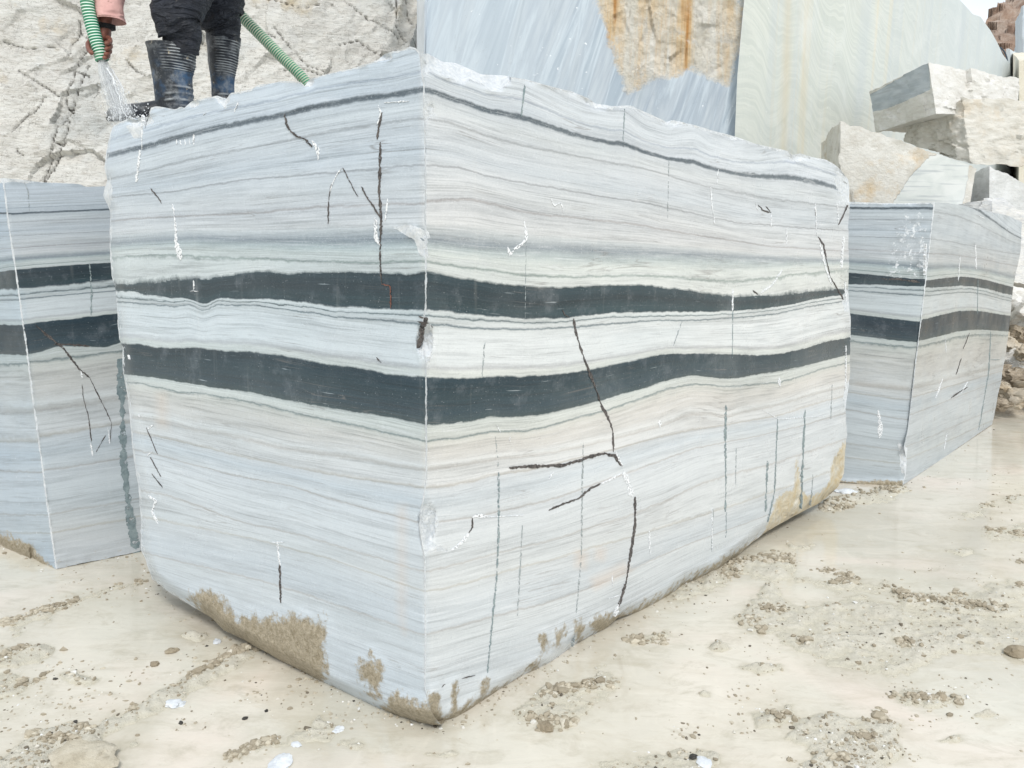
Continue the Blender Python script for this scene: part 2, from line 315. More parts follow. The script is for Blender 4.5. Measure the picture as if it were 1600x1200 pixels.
    gb = m.math('SUBTRACT', 1, m.math('MULTIPLY', inb, .85)); col = m.mix(m.math('MULTIPLY', m.rng(m.noise(m.mapv(o, (1, 1, 2.2)), 190, 4, .75), .52, .72, 0, .34), gb), col, '8b9095'); col = m.mix(m.math('MULTIPLY', m.rng(m.noise(m.mapv(o, (1, 1, 2.2), loc=(3, 3, 3)), 120, 5, .75), .54, .72, 0, .40), gb), col, 'edeff0'); col = m.mix(m.rng(m.noise(o, 9, 8, .72), .54, .74, 0, .22), col, 'a9adb3')
    drip = m.noise(m.vec(m.math('MULTIPLY', s, 22.0), m.math('MULTIPLY', t, .9), 2), 1, 4, .6)
    col = m.mix(m.rng(drip, .60, .78, 0, .10), col, 'e3e0d8')
    vv = m.voro(o, 70).outputs['Distance']; col = m.mix(m.rng(vv, .10, .05, 0, .5), col, 'dfe1e2')
    col = m.mix(m.rng(s, .02, -.02, 0, left_sky), col, 'dfedfa', 'MULTIPLY'); col = m.mix(m.rng(t, 1.0, 1.5, 0, .5), col, m.mix(.30, col, 'f4f6f5')); col = m.mix(1.0, col, tint, 'MULTIPLY')  # left faces tinted blue: skylight painted into the stone colour
    # chipped, crystalline white stone; also carries the painted edge highlight
    cn = m.noise(o, 34, 6, .68); chipm = m.rng(m.math('ADD', m.attr('chip'), m.math('MULTIPLY', m.math('SUBTRACT', cn, .5), 1.1)), .50, .60)
    chc = m.mix(m.rng(m.noise(o, 60, 5, .7), .3, .7), 'cad2da', 'eef1f3')
    col = m.mix(chipm, col, chc)
    rn = m.noise(o, 30, 6, .7); rust = m.rng(m.math('ADD', m.attr('rust'), m.math('MULTIPLY', m.math('SUBTRACT', rn, .5), 1.0)), .46, .62)
    rc = m.mix(m.rng(m.noise(o, 14, 5, .7), .35, .65), 'cdbb95', 'dcd8cb'); rc = m.mix(m.rng(m.noise(o, 7, 4), .55, .7), rc, 'a99a7c')
    col = m.mix(rust, col, rc)
    col = m.mix(m.math('MULTIPLY', m.attr('stain'), .32), col, 'd9b48f')
    mn = m.noise(o, 26, 7, .72); mud = m.rng(m.math('ADD', m.attr('mud'), m.math('MULTIPLY', m.math('SUBTRACT', mn, .5), 1.9)), .40, .68)
    mc = m.mix(m.rng(m.noise(o, 60, 6, .75), .38, .62), 'a3977f', 'cabfa9'); mc = m.mix(m.rng(m.voro(o, 150).outputs['Distance'], .16, .08, 0, .8), mc, 'ddd8ce')
    mc = m.mix(m.rng(m.noise(o, 210, 2), .62, .68, 0, .7), mc, '6d6354')
    col = m.mix(mud, col, mc)
    rgh = m.math('ADD', m.rng(m.noise(o, 6, 4), .3, .7, .30 - wet * .2, .5 - wet * .2), m.math('MULTIPLY', m.math('ADD', m.math('ADD', chipm, mud), rust), .35), clamp=True)
    h = m.math('ADD', m.math('MULTIPLY', m.math('MULTIPLY', m.math('SUBTRACT', m.noise(o, 48, 7, .75), .5), chipm), 1.6), m.math('MULTIPLY', m.math('MULTIPLY', m.math('SUBTRACT', m.noise(o, 120, 6, .78), .5), mud), 2.0))
    h = m.math('ADD', h, m.math('MULTIPLY', m.math('MULTIPLY', m.math('SUBTRACT', m.noise(o, 30, 7, .75), .5), rust), 2.6))
    h = m.math('ADD', h, m.math('MULTIPLY', m.noise(m.mapv(o, (30, 30, 2)), 1, 3), .05)); h = m.math('ADD', h, m.math('MULTIPLY', n2, .05))
    return m.done(col, rgh, m.bump(h, .8, .012), spec=.45)

# ================================================================== ring-shaped stone blocks
def jag(n, amp, seed, rough=3):
    x = np.linspace(0, n / 14.0, n); p = np.stack([x, x * 0 + seed, x * 0], -1); r = fbm(p, 5, seed, gain=.68); return amp * r
def path(pts, us):
    pts = np.array(pts, float); l = np.r_[0, np.cumsum(np.hypot(*np.diff(pts, axis=0).T))]; l /= l[-1]
    return np.stack([np.interp(us, l, pts[:, 0]), np.interp(us, l, pts[:, 1])], -1)
def coons(top, bot, lef, rig, us, vs, jt=0, jb=0, jl=0, jr=0, seed=1):
    T, B, L, R = path(top, us), path(bot, us), path(lef, vs), path(rig, vs)
    fade_u = np.minimum(1, np.minimum(us, 1 - us) * 30); fade_v = np.minimum(1, np.minimum(vs, 1 - vs) * 30)
    T[:, 1] += jag(len(us), jt, seed) * fade_u; B[:, 1] += jag(len(us), jb, seed + 5) * fade_u
    L[:, 0] += jag(len(vs), jl, seed + 9) * fade_v; R[:, 0] += jag(len(vs), jr, seed + 13) * fade_v
    u = us[:, None, None]; v = vs[None, :, None]
    return (1 - v) * T[:, None] + v * B[:, None] + (1 - u) * L[None] + u * R[None] - ((1 - u) * (1 - v) * T[0] + u * (1 - v) * T[-1] + (1 - u) * v * B[0] + u * v * B[-1])
def dense(n, edge0=True, edge1=True, k=2.2):
    x = np.linspace(0, 1, n)
    if edge1: return 1 - (1 - x) ** 1.35
    if edge0: return x ** 1.35
    return x

def ring_block(name, faceL, faceR, planeL, planeR, back, attr_fn, mat, linesL, linesR, keysL, keysR, seed, relief=.0009, parent=None, topdip=0.02, push=None, bed=.06):
    # faceL / faceR: pixel grids (nu, nv, 2), sharing the front edge column; back: list of xy offsets for the hidden corners
    nv = faceL.shape[1]
    PL = onp(planeL, faceL[..., 0], faceL[..., 1]); PR = onp(planeR, faceR[..., 0], faceR[..., 1])
    mid = .5 * (PL[-1] + PR[0]); PL[-1] = mid
    px = np.concatenate([faceL, faceR[1:]]); P = np.concatenate([PL, PR[1:]]); nL = len(PL)
    tL = strata(faceL[..., 0], faceL[..., 1], linesL, keysL); tR = strata(faceR[..., 0], faceR[..., 1], linesR, keysR)
    t = np.concatenate([tL, tR[1:]])
    edge = P[nL - 1].mean(0); sgn = np.r_[-np.ones(nL), np.ones(len(P) - nL)]
    s = sgn[:, None] * np.hypot(P[..., 0] - edge[0], P[..., 1] - edge[1]); s[nL - 1] = 0
    A = attr_fn(px[..., 0], px[..., 1], np.arange(len(P))[:, None] < nL)
    # relief along the line of sight
    d = P - CC; d /= np.linalg.norm(d, axis=-1, keepdims=True)
    amt = relief * fbm(P * 2.1, 4, seed) * 2
    amt = amt + A['chip'] * .02 * (fbm(P * 16, 4, seed + 3, gain=.65)) + A['rust'] * .05 * np.abs(facets(P * 9, seed)[0]) - A['mud'] * (.018 + .014 * fbm(P * 30, 4, seed + 4, gain=.7))
    if push is not None: amt = amt + push(px[..., 0], px[..., 1], P)
    P = P + d * amt[..., None]
    # hidden sides
    cols = []; tt = []; ss = []
    corners = [np.array(b, float) for b in back]
    prev = P[-1]; hid = []
    tgt = []
    for b in corners:
        c = np.zeros((nv, 3)); c[:, 0] = b[0]; c[:, 1] = b[1]; c[:, 2] = np.linspace(.5 * (P[0, 0, 2] + P[-1, 0, 2]), 0.0, nv); tgt.append(c)
    tgt.append(P[0])
    nh = 14
    for c in tgt:
        for q in np.linspace(0, 1, nh + 1)[1:]:
            hid.append(prev * (1 - q) + c * q)
        prev = c
    hid = np.array(hid[:-1])
    hid = hid + (fbm(hid * 3, 3, seed + 8)[..., None] * .015)
    nH = len(hid); P = np.concatenate([P, hid]); w = np.linspace(0, 1, nH + 2)[1:-1][:, None]
    t = np.concatenate([t, t[-1][None] * (1 - w) + t[0][None] * w])
    sh = s[-1].mean() + np.arange(1, nH + 1)[:, None] * .12 * np.ones((1, nv)); s = np.concatenate([s, sh])
    for k in A: A[k] = np.concatenate([A[k], np.zeros((nH, nv)) + (.0 if k != 'chip' else .2)])
    NC = len(P); verts = P.reshape(-1, 3); faces = [grid_faces(NC, nv, wrap=True)]
    T = t.ravel(); S = s.ravel(); AA = {k: v.ravel() for k, v in A.items()}
    cen = P[:, 0].mean(0)
    for top in (True, False):
        base = np.arange(NC) * nv + (0 if top else nv - 1); loop = P[:, 0 if top else -1]; c = loop.mean(0); last = base
        rings = (.985, .93, .82, .66, .48, .28, .12) if top else (.96, .85, .5, .2)
        for i, f in enumerate(rings):
            R = c + (loop - c) * f
            if top: R[:, 2] = c[2] * (1 - f) + loop[:, 2] * f - topdip * min(1, i + .4) + .012 * fbm(R * 6, 4, seed + 2) * 2
            else: R[:, 2] = loop[:, 2] * (1.05, .8, .1, 0)[i] - bed * (0, .1, 1, 1)[i]
            off = len(verts); verts = np.concatenate([verts, R]); cur = off + np.arange(NC); nx = np.roll(np.arange(NC), -1)
            faces.append(np.stack([last[nx], cur[nx], cur, last], -1) if top else np.stack([last, cur, cur[nx], last[nx]], -1)); last = cur
            T = np.r_[T, t[:, 0 if top else -1]]; S = np.r_[S, s[:, 0 if top else -1]]
            for k in AA: AA[k] = np.r_[AA[k], np.full(NC, {'chip': .75 if top else 0, 'mud': 0 if top else .9}.get(k, 0.0))]
        verts = np.concatenate([verts, c[None] - [0, 0, topdip if top else c[2] + bed]]); ci = len(verts) - 1
        T = np.r_[T, T[-1]]; S = np.r_[S, S[-1]]
        for k in AA: AA[k] = np.r_[AA[k], AA[k][-1]]
        nx = np.roll(np.arange(NC), -1); tri = [(last[nx[i]], ci, last[i]) if top else (last[i], ci, last[nx[i]]) for i in range(NC)]
        faces.append(tri)
    fl = []
    for f in faces: fl += (f.tolist() if isinstance(f, np.ndarray) else [tuple(map(int, q)) for q in f])
    AA['t'] = T; AA['s'] = S
    o = mesh(name, verts, fl, mat, AA, parent=parent, sharp=40); fix_normals(o)
    return o

M_MARBLE = marble('striped_marble', wet=.45)

# ------------------------------------------------------------------ the big block
frontedge = [(657,84),(659,110),(663,140),(662,165),(664,200),(665,300),(664,350),(666,372),(665,480),(660,510),(664,545),(666,600),(666,740),(663,775),(657,800),(655,822),(659,850),(664,875),(665,1000),(664,1078),(668,1102),(680,1122),(690,1133)]
topL = [(178,196),(190,190),(200,186),(232,183),(236,168),(246,166),(262,168),(275,170),(282,165),(288,168),(300,157),(340,150),(352,158),(360,146),(392,140),(402,133),(440,126),(470,128),(476,134),(484,123),(520,113),(560,104),(590,94),(602,84),(615,80),(628,79),(640,73),(650,76),(657,84)]
botL = [(238,905),(262,925),(290,942),(330,965),(350,985),(380,1000),(430,1028),(470,1048),(510,1070),(560,1095),(595,1112),(620,1120),(660,1130),(690,1133)]
lefL = [(178,196),(172,208),(166,240),(163,262),(168,282),(162,305),(172,330),(171,372),(175,430),(180,452),(182,490),(185,530),(192,545),(191,575),(200,620),(205,680),(210,720),(217,760),(219,800),(222,860),(238,905)]
topR = [(657,84),(668,84),(690,95),(712,98),(728,106),(750,116),(765,117),(792,118),(830,126),(880,140),(890,141),(920,153),(930,162),(960,166),(985,165),(1000,172),(1038,188),(1043,194),(1050,188),(1100,200),(1150,213),(1180,224),(1230,236),(1238,243),(1250,240),(1268,246),(1290,249),(1306,258),(1314,266)]
botR = [(690,1133),(715,1128),(740,1112),(780,1082),(820,1057),(860,1041),(900,1006),(925,992),(945,983),(965,966),(1000,956),(1020,946),(1042,934),(1070,911),(1120,894),(1150,871),(1175,848),(1196,832),(1215,822),(1240,808),(1280,786),(1300,770)]
rigR = [(1314,266),(1324,280),(1328,300),(1326,345),(1327,400),(1325,440),(1329,500),(1328,560),(1327,600),(1322,640),(1324,680),(1320,705),(1318,740),(1309,760),(1300,770)]
vs = np.linspace(0, 1, 236); vs = vs - np.sin(2 * math.pi * vs) * .045
usL = dense(150, False, True); usR = dense(200, True, False)
fL = coons(topL, botL, lefL, frontedge, usL, vs, 2.2, 3, 3.0, 1.2, 11); fR = coons(topR, botR, frontedge, rigR, usR, vs, 2.2, 3.5, 1.2, 2.5, 11)
fR[0] = fL[-1]
FACET = [(652,60),(656,100),(661,122),(672,112),(688,117),(708,124),(722,131),(734,124),(748,130),(768,143),(782,142),(797,128),(792,112),(750,100),(700,80)]
MUDL = [[(296,930),(318,922),(345,932),(358,950),(372,965),(398,960),(408,975),(420,962),(440,966),(470,960),(495,975),(502,965),(510,985),(508,1030),(508,1090),(400,1040),(330,990)],
        [(560,1040),(578,1022),(600,1050),(596,1090),(580,1085),(562,1060)], [(600,1098),(615,1084),(640,1092),(665,1100),(690,1115),(690,1150),(600,1140)]]
MUDR = [[(668,1085),(680,1078),(690,1090),(692,1118),(730,1100),(760,1085),(800,1062),(860,1035),(875,1040),(740,1140),(670,1140)], [(706,1070),(714,1066),(716,1115),(704,1110)],
        [(755,1062),(762,1060),(765,1096),(752,1096)], [(822,1050),(830,1035),(842,1032),(838,1060),(820,1066)],
        [(922,975),(930,962),(955,960),(985,955),(1010,940),(1035,930),(1040,945),(960,985),(930,995)], [(898,970),(908,965),(912,1000),(900,1005)], [(845,995),(855,990),(852,1030),(846,1030)], [(870,990),(882,980),(876,1010),(868,1010)],
        [(1030,935),(1070,905),(1110,885),(1165,850),(1175,870),(1070,930),(1035,955)]]
RUST = [[(1192,838),(1205,800),(1212,780),(1226,768),(1240,765),(1243,718),(1247,714),(1252,765),(1262,775),(1280,770),(1296,752),(1300,720),(1318,690),(1330,690),(1330,770),(1240,830)],
        [(1100,900),(1150,865),(1190,835),(1195,850),(1110,915)]]
CHIPS = ((668,815,15,32,.03), (662,530,13,30,.03), (668,168,9,9,.010), (1322,285,20,36,.04), (938,160,22,10,.03), (1245,244,20,9,.03), (350,155,12,10,.03), (222,188,20,10,.04), (1050,190,16,7,.02), (480,128,12,8,.02), (600,90,12,6,.02), (1150,214,14,6,.015), (300,162,12,7,.02), (1324,470,9,20,.02), (1326,620,8,26,.02), (186,560,8,18,.015), (168,300,8,26,.02))
def attrs_main(x, y, isL):
    P3 = onp(PL_L, x, y); wq = fbm(P3 * 11, 4, 6, gain=.7) * 10
    edge_x = np.interp(y, [p[1] for p in frontedge], [p[0] for p in frontedge])
    topy = np.where(isL, np.interp(x, [p[0] for p in topL], [p[1] for p in topL]), np.interp(x, [p[0] for p in topR], [p[1] for p in topR]))
    lefx = np.interp(y, [p[1] for p in lefL], [p[0] for p in lefL])
    chip = np.clip(.80 - np.abs(x - edge_x) / 5.0, 0, .8) * (y < 1080)  # edge highlight painted as a white line along the front edge
    chip = np.maximum(chip, np.clip(.78 - (y - topy) / 10.0, 0, 1)); chip = np.maximum(chip, np.clip(.62 - (x - lefx) / 22.0, 0, 1) * isL)
    chip = np.maximum(chip, np.clip(.6 - (1330 - x) / 14, 0, 1) * (~isL) * (y < 640))
    R = [FACET, [(656,155),(678,165),(680,180),(666,190),(658,175)], [(920,150),(960,160),(958,172),(938,168)], [(1300,255),(1330,262),(1330,330),(1318,300)], [(655,838),(666,836),(684,852),(704,857),(698,862),(676,862),(660,868)], [(655,545),(650,560),(640,555),(640,530),(652,520)], [(665,500),(678,520),(676,560),(666,570)]]
    Lm = [[(612,354),(640,350),(670,362),(672,372),(640,372)], [(646,372),(668,378),(672,405),(655,398)], [(195,196),(225,190),(222,215),(210,218)], [(340,148),(356,150),(352,172),(346,165)]]
    chip = np.maximum(chip, np.maximum(mask(x, y, R, 6) * (~isL), mask(x, y, Lm, 5)))
    for cx, cy, rx, ry, dp in CHIPS:
        q = 1 - ((x + wq * min(1, rx / 20) - cx) / (rx * 1.05)) ** 2 - ((y - cy) / (ry * 1.05)) ** 2; chip = np.maximum(chip, np.clip(.42 + q * .5, 0, .8) * (q > -.5))
    boty = np.where(isL, np.interp(x, [p[0] for p in botL], [p[1] for p in botL]), np.interp(x, [p[0] for p in botR], [p[1] for p in botR])); chip = np.maximum(chip, np.clip(.60 - (boty - y) / 34, 0, 1))
    mud = np.where(isL, mask(x, y, MUDL, 17), mask(x, y, MUDR, 14)); mud = np.maximum(mud, np.clip(.40 - (boty - y) / 60, 0, 1))
    rust = mask(x, y, RUST, 9) * (~isL)
    rust = np.maximum(rust, 0 * mask(x, y, [[(662,768),(685,775),(695,800),(680,825),(660,825)]], 7) * .9 * (~isL))
    stain = np.where(isL, .5 * mask(x, y, [[(246,615),(258,615),(262,668),(246,668)], [(622,790),(634,790),(632,990),(622,960)]], 8), .8 * mask(x, y, [[(902,862),(916,866),(914,888),(900,884)], [(934,858),(944,860),(942,874),(932,872)], [(925,905),(975,880),(985,890),(930,920)]], 8))
    return dict(chip=chip, mud=mud, rust=rust, stain=stain)
def push_main(x, y, P):
    isR = x > np.interp(y, [p[1] for p in frontedge], [p[0] for p in frontedge]) + 1
    low = np.interp(x, [661,672,688,708,722,734,748,768,782,797], [118,112,117,124,131,124,130,143,142,128])
    a = np.clip((low - y) / 40, 0, 1) * isR * (x < 797) * np.clip((x - 660) / 34, 0, 1) * .20 * (1 + .5 * fbm(P * 14, 3, 5))
    # chips broken out of the front edge
    wq = fbm(P * 11, 4, 6, gain=.7) * 14; wz = fbm(P * 11, 4, 7, gain=.7) * 14
    for cx, cy, rx, ry, dp in CHIPS:
        q = np.clip(1 - ((x + wq * min(1, rx / 20) - cx) / rx) ** 2 - ((y + wz * min(1, ry / 20) - cy) / ry) ** 2, 0, 1); a = a + dp * q * (1 + .4 * facets(P * 22, 4)[0])
    # the bottom is rounded under
    bot = np.where(x < 690, np.interp(x, [p[0] for p in botL], [p[1] for p in botL]), np.interp(x, [p[0] for p in botR], [p[1] for p in botR]))
    a = a + .10 * np.clip((y - bot + 22) / 22, 0, 1) ** 2
    lf = np.interp(y, [p[1] for p in lefL], [p[0] for p in lefL]); a = a + .06 * np.clip(1 - (x - lf) / 16, 0, 1) ** 2 + .05 * np.clip(1 - (1328 - x) / 12, 0, 1) ** 2
    return a
BIG = _empty('marble_block', (float(E0[0]), float(E0[1]), 0.0))
tag(BIG, 'huge sawn marble block with two dark bands, the man standing on its top', 'marble block', 'sawn marble blocks with dark bands')
ring_block('stone', fL, fR, PL_L, PL_R, [tuple((RC + LC - E0)[:2])], attrs_main, M_MARBLE,
           {k: LN[k][0] for k in KEYS}, {k: LN[k][1] for k in KEYS}, KEYS, KEYS, 3, push=push_main, parent=BIG)

# ------------------------------------------------------------------ marks on the faces: cracks, crayon, seams
def mark_mat(name, c1, c2, alpha=True, dens=.5, rough=.8, sc_=90):
    m = NT(name); o = m.obj(); n = m.noise(o, sc_, 4, .7); col = m.mix(m.rng(n, .35, .65), c1, c2)
    return m.done(col, rough, m.bump(m.noise(o, 200, 3), .5, .004), Alpha=(m.rng(m.noise(o, sc_ * 1.3, 3, .7), dens - .05, dens + .05, 1, 0) if alpha else 1.0))
M_CRACK = mark_mat('crack_dark', '2a292b', '6a6461', True, .61)
M_CHALK = mark_mat('chalk_white', 'eef0f2', 'dfe3e8', True, .56, .8, 110)
M_CHIPW = mark_mat('fresh_chip', 'e6e9ec', 'fafafa', True, .60, .8, 60)
M_SEAM = mark_mat('seam_teal', '74868b', '9aa6a8', True, .55, .5, 60)
M_SEAMF = mark_mat('seam_faint', '939da0', 'a9b0b2', True, .50, .5, 50)
M_RED = mark_mat('crayon_red', '6e4438', '7d5a50', True, .6)
SEED = [0]
def strip(name, pl, pts, w, mat, parent, lift=.0022, jit=.35, step=2.2, taper=True, thick=.0005):
    ws = w if isinstance(w, (list, tuple)) else (w, w); w = max(ws)
    SEED[0] += 1; rs = np.random.RandomState(SEED[0])
    pts = np.array(pts, float); l = np.r_[0, np.cumsum(np.hypot(*np.diff(pts, axis=0).T))]; n = max(4, int(l[-1] / step)); u = np.linspace(0, l[-1], n)
    c = np.stack([np.interp(u, l, pts[:, 0]), np.interp(u, l, pts[:, 1])], -1); c += rs.normal(0, jit * .8, c.shape) * (np.minimum(1, w / 3) + .3)
    d = np.gradient(c, axis=0); d /= np.linalg.norm(d, axis=1, keepdims=True) + 1e-9; nr = np.stack([-d[:, 1], d[:, 0]], -1)
    kk = np.convolve(rs.uniform(-1, 1, n + 8), np.ones(5) / 2.4, 'same')[4:-4][:, None]; ww = np.interp(u / l[-1], np.linspace(0, 1, len(ws)), ws)[:, None] * .66 * np.clip(.48 + .30 * kk + .55 * jit * rs.uniform(-1, 1, (n, 2)), .10, .8)
    if taper: ww *= np.minimum(1, np.minimum(np.arange(n), np.arange(n)[::-1])[:, None] / 3.0 + .25)
    a, b = c + nr * ww[:, :1], c - nr * ww[:, 1:]
    A, B, N = onp(pl, a[:, 0], a[:, 1]), onp(pl, b[:, 0], b[:, 1]), pl[1]
    rows = np.stack([A - N * .012, A + N * lift, .5 * (A + B) + N * (lift + thick * .4), B + N * lift, B - N * .012], 1)
    return mesh(name, rows.reshape(-1, 3), grid_faces(n, 5), mat, parent=parent, smooth=False)
for pts, w in [([(597,176),(592,200),(590,218)],3.5), ([(595,222),(594,262),(593,300),(596,345),(594,392)],4.5), ([(594,392),(595,420),(597,444)],3), ([(536,262),(545,280),(554,298),(560,307)],1.6),
               ([(565,292),(575,310),(586,326),(598,346)],3), ([(445,178),(447,192),(453,204),(464,213),(478,218),(488,230)],4.2), ([(518,288),(514,310),(513,350)],1.8), ([(236,294),(246,307),(253,318)],2.2),
               ([(229,668),(246,709)],1.6), ([(235,714),(252,745)],1.6), ([(237,740),(254,761)],1.6), ([(437,880),(438,905),(439,942)],3), ([(655,494),(664,498),(658,512),(657,528),(652,544)],6), ([(588,558),(596,566)],2.4)]:
    strip('crack', PL_L, pts, w, M_CRACK, BIG)
for pts, w in [([(878,484),(882,492),(890,496)],2), ([(896,498),(900,520),(908,548),(920,580),(932,612),(940,635),(951,655),(957,672),(958,706)],(4,5,5.5,4,3)), ([(795,731),(820,729),(850,728),(880,727),(905,719),(930,711),(945,709),(960,712),(972,728)],6),
               ([(857,797),(875,789),(905,778),(920,765),(938,755)],3.6), ([(738,809),(738,824),(732,832)],3), ([(992,776),(992,820),(985,866),(978,910),(966,948)],4.2),
               ([(1278,370),(1287,384),(1292,410),(1297,432),(1318,468)],2.6), ([(1325,321),(1309,353)],2.4), ([(1184,320),(1194,330),(1205,332)],3), ([(686,1082),(692,1070),(712,1062),(742,1055)],1.8), ([(1274,326),(1274,336)],3),
               ([(655,503),(672,506),(676,512)],3), ([(1176,454),(1184,460)],5), ([(1196,322),(1203,330)],2)]:
    strip('crack', PL_R, pts, w, M_CRACK, BIG)
strip('crack', PL_L, [(597,444),(610,447),(611,482)], 2.5, M_RED, BIG)
for pts, w in [([(270,318),(274,345),(276,372)],3), ([(274,366),(278,388),(283,406)],10), ([(219,234),(216,262),(213,284)],7), ([(592,165),(596,176),(590,196)],4), ([(587,340),(588,372),(594,384)],6), ([(488,220),(496,230),(498,250)],6), ([(534,262),(522,282),(516,300)],2.4),
               ([(606,310),(602,348)],2), ([(303,210),(303,226)],3.4), ([(276,218),(277,226)],1.6), ([(282,219),(283,226)],1.6), ([(289,218),(290,226)],1.6), ([(296,217),(297,226)],1.6), ([(303,438),(303,455)],2.6), ([(297,455),(311,455)],2),
               ([(232,670),(240,664)],5), ([(230,712),(238,706)],5), ([(232,774),(244,782),(238,800),(247,818)],3.4), ([(434,846),(435,866),(438,884)],3), ([(426,847),(445,847)],2), ([(373,160),(366,176)],3), ([(216,648),(219,652)],7), ([(200,555),(203,562)],4),
               ([(318,180),(322,176)],2), ([(222,180),(222,235)],1.4), ([(640,158),(600,160)],2.5)]:
    strip('chalk_mark', PL_L, pts, w, M_CHALK, BIG)
for pts, w in [([(818,343),(821,358),(822,374),(812,384),(802,390)],5), ([(793,386),(797,398),(802,392)],5), ([(962,706),(972,730)],6), ([(974,735),(982,755),(988,776)],10), ([(968,940),(960,964)],6), ([(940,756),(956,748),(970,740)],4),
               ([(732,834),(722,848),(706,860)],5), ([(738,808),(748,806),(762,806)],6), ([(818,805),(760,808)],1.5), ([(1110,290),(1112,320),(1117,350)],2.4), ([(1122,265),(1120,288)],2.6), ([(1205,336),(1205,355)],2.4), ([(1229,356),(1229,382)],2.4),
               ([(1180,318),(1184,328)],4), ([(1274,318),(1276,370)],2.2), ([(1281,380),(1290,420),(1300,445)],4), ([(1308,318),(1310,355)],2), ([(1188,458),(1206,446),(1222,422)],2.6), ([(1318,370),(1314,420)],7), ([(1320,440),(1322,470)],3), ([(1322,540),(1321,610)],2.4),
               ([(1014,828),(1016,866)],2.8), ([(956,898),(957,916)],2.2), ([(952,935),(966,930)],2.5), ([(1145,452),(1144,486)],3), ([(1217,590),(1218,604)],6), ([(864,738),(857,748)],5), ([(796,682),(796,690)],5), ([(775,664),(782,676)],2), ([(1112,790),(1113,860)],2),
               ([(860,310),(866,322),(876,316),(880,330)],2.2), ([(1190,640),(1217,655),(1290,650)],1.2), ([(1030,655),(1031,668)],6)]:
    strip('chalk_mark', PL_R, pts, w, M_CHALK, BIG)
for pts, w in [([(820,131),(817,158),(814,182)],3), ([(976,170),(973,222)],1.8), ([(779,738),(779,830),(776,900),(770,960),(760,1065)],3.2), ([(1134,633),(1133,690)],4.6), ([(1133,690),(1134,760),(1133,800)],3), ([(1145,486),(1144,560)],1.6), ([(1199,720),(1196,800)],3.4),
               ([(1258,640),(1255,700),(1252,795)],3.2), ([(1215,650),(1210,770),(1200,815)],2.2), ([(1135,800),(1134,840)],2)]:
    strip('vein', PL_R, pts, w, M_SEAM, BIG, lift=.0018)
for pts, w in [([(816,820),(812,900),(808,962)],2.2), ([(911,690),(909,800),(908,870),(900,960),(896,1012)],2.4), ([(757,535),(753,588)],2.2), ([(1066,500),(1052,540)],1.4), ([(1300,600),(1298,655)],1.6), ([(1114,795),(1112,862)],2.0), ([(1045,250),(1043,340)],1.2), ([(822,360),(820,500)],1.0), ([(774,680),(779,735)],1.8),
               ([(1150,700),(1149,760)],1.4), ([(1270,740),(1267,790)],1.6)]:
    strip('vein', PL_R, pts, w, M_SEAMF, BIG, lift=.0018)

# ------------------------------------------------------------------ the block on the left
LBE = [(5,278),(12,340),(22,405),(31,470),(42,545),(51,620),(61,690),(70,760),(79,825),(88,889)]
LB0 = gnd(88, 889); LB1 = at(5, 278, LB0[1]); pB_L = plane(LB0, LB1, gnd(-60, 826)); pB_R = plane(LB0, LB1, gnd(220, 862))
us1, us2, vs2 = dense(60, False, True), dense(90, True, False), np.linspace(0, 1, 150)
kL = ['A','B1t','B1b','T1','B2t','B2b','T3','E','E2','Fv','G']
g1 = coons([(-230,300),(-100,290),(5,278)], [(-150,788),(-60,828),(0,852),(50,882),(88,889)], [(-230,300),(-150,788)], LBE, us1, vs2, 1.5, 4, 2, 1.5, 31)
g2 = coons([(5,278),(60,284),(125,288),(135,292),(165,291),(230,296),(330,302)], [(88,889),(150,876),(220,860),(330,826)], LBE, [(330,302),(330,826)], us2, vs2, 1.5, 2, 1.5, 1, 32); g2[0] = g1[-1]
lbL = {'A': [(-200,333),(12,333)], 'B1t': [(-200,430),(0,425),(17,422)], 'B1b': [(-200,452),(22,451)], 'T1': [(-200,464),(22,462)], 'B2t': [(-200,510),(0,507),(30,508)], 'B2b': [(-200,560),(0,553),(34,555)], 'T3': [(-200,572),(36,566)], 'E': [(-200,640),(42,643)], 'E2': [(-200,690),(48,690)], 'Fv': [(-200,730),(55,738)], 'G': [(-200,800),(68,805)]}
lbR = {'A': [(8,334),(170,327),(330,315)], 'B1t': [(12,423),(60,418),(100,415),(171,411),(330,395)], 'B1b': [(17,451),(60,447),(120,441),(175,437),(330,425)], 'T1': [(20,462),(60,458),(120,452),(175,449),(330,438)], 'B2t': [(28,508),(70,502),(120,497),(182,490),(330,470)], 'B2b': [(33,555),(60,551),(90,540),(130,541),(170,543),(190,534),(330,515)],
       'T3': [(35,566),(120,556),(190,546),(330,530)], 'E': [(42,643),(120,634),(196,623),(330,602)], 'E2': [(46,685),(200,660),(330,640)], 'Fv': [(52,737),(120,728),(210,713),(330,690)], 'G': [(66,806),(215,780),(330,760)]}
def attrs_left(x, y, isL):
    ex = np.interp(y, [p[1] for p in LBE], [p[0] for p in LBE]); chip = np.clip(.75 - np.abs(x - ex) / 6, 0, .8)
    chip = np.maximum(chip, np.clip(.7 - (y - 284) / 8, 0, 1))
    mud = np.where(isL, mask(x, y, [[(-200,760),(0,835),(45,850),(95,900),(0,870),(-200,800)]], 14), .35 * np.clip((y - 845) / 30, 0, 1))
    wet = np.where(isL, .24 + .10 * np.clip((y - 500) / 200, 0, 1), 0)
    return dict(chip=np.maximum(chip, wet), mud=mud, rust=np.where(isL, mask(x, y, [[(-200,770),(0,838),(50,855),(80,895),(0,860),(-200,800)]], 12), 0) , stain=np.zeros_like(x) + np.where(isL, 0, .22 * np.clip((y - 780) / 60, 0, 1)))
LBK = _empty('marble_block', (float(LB0[0]), float(LB0[1]), 0.0))
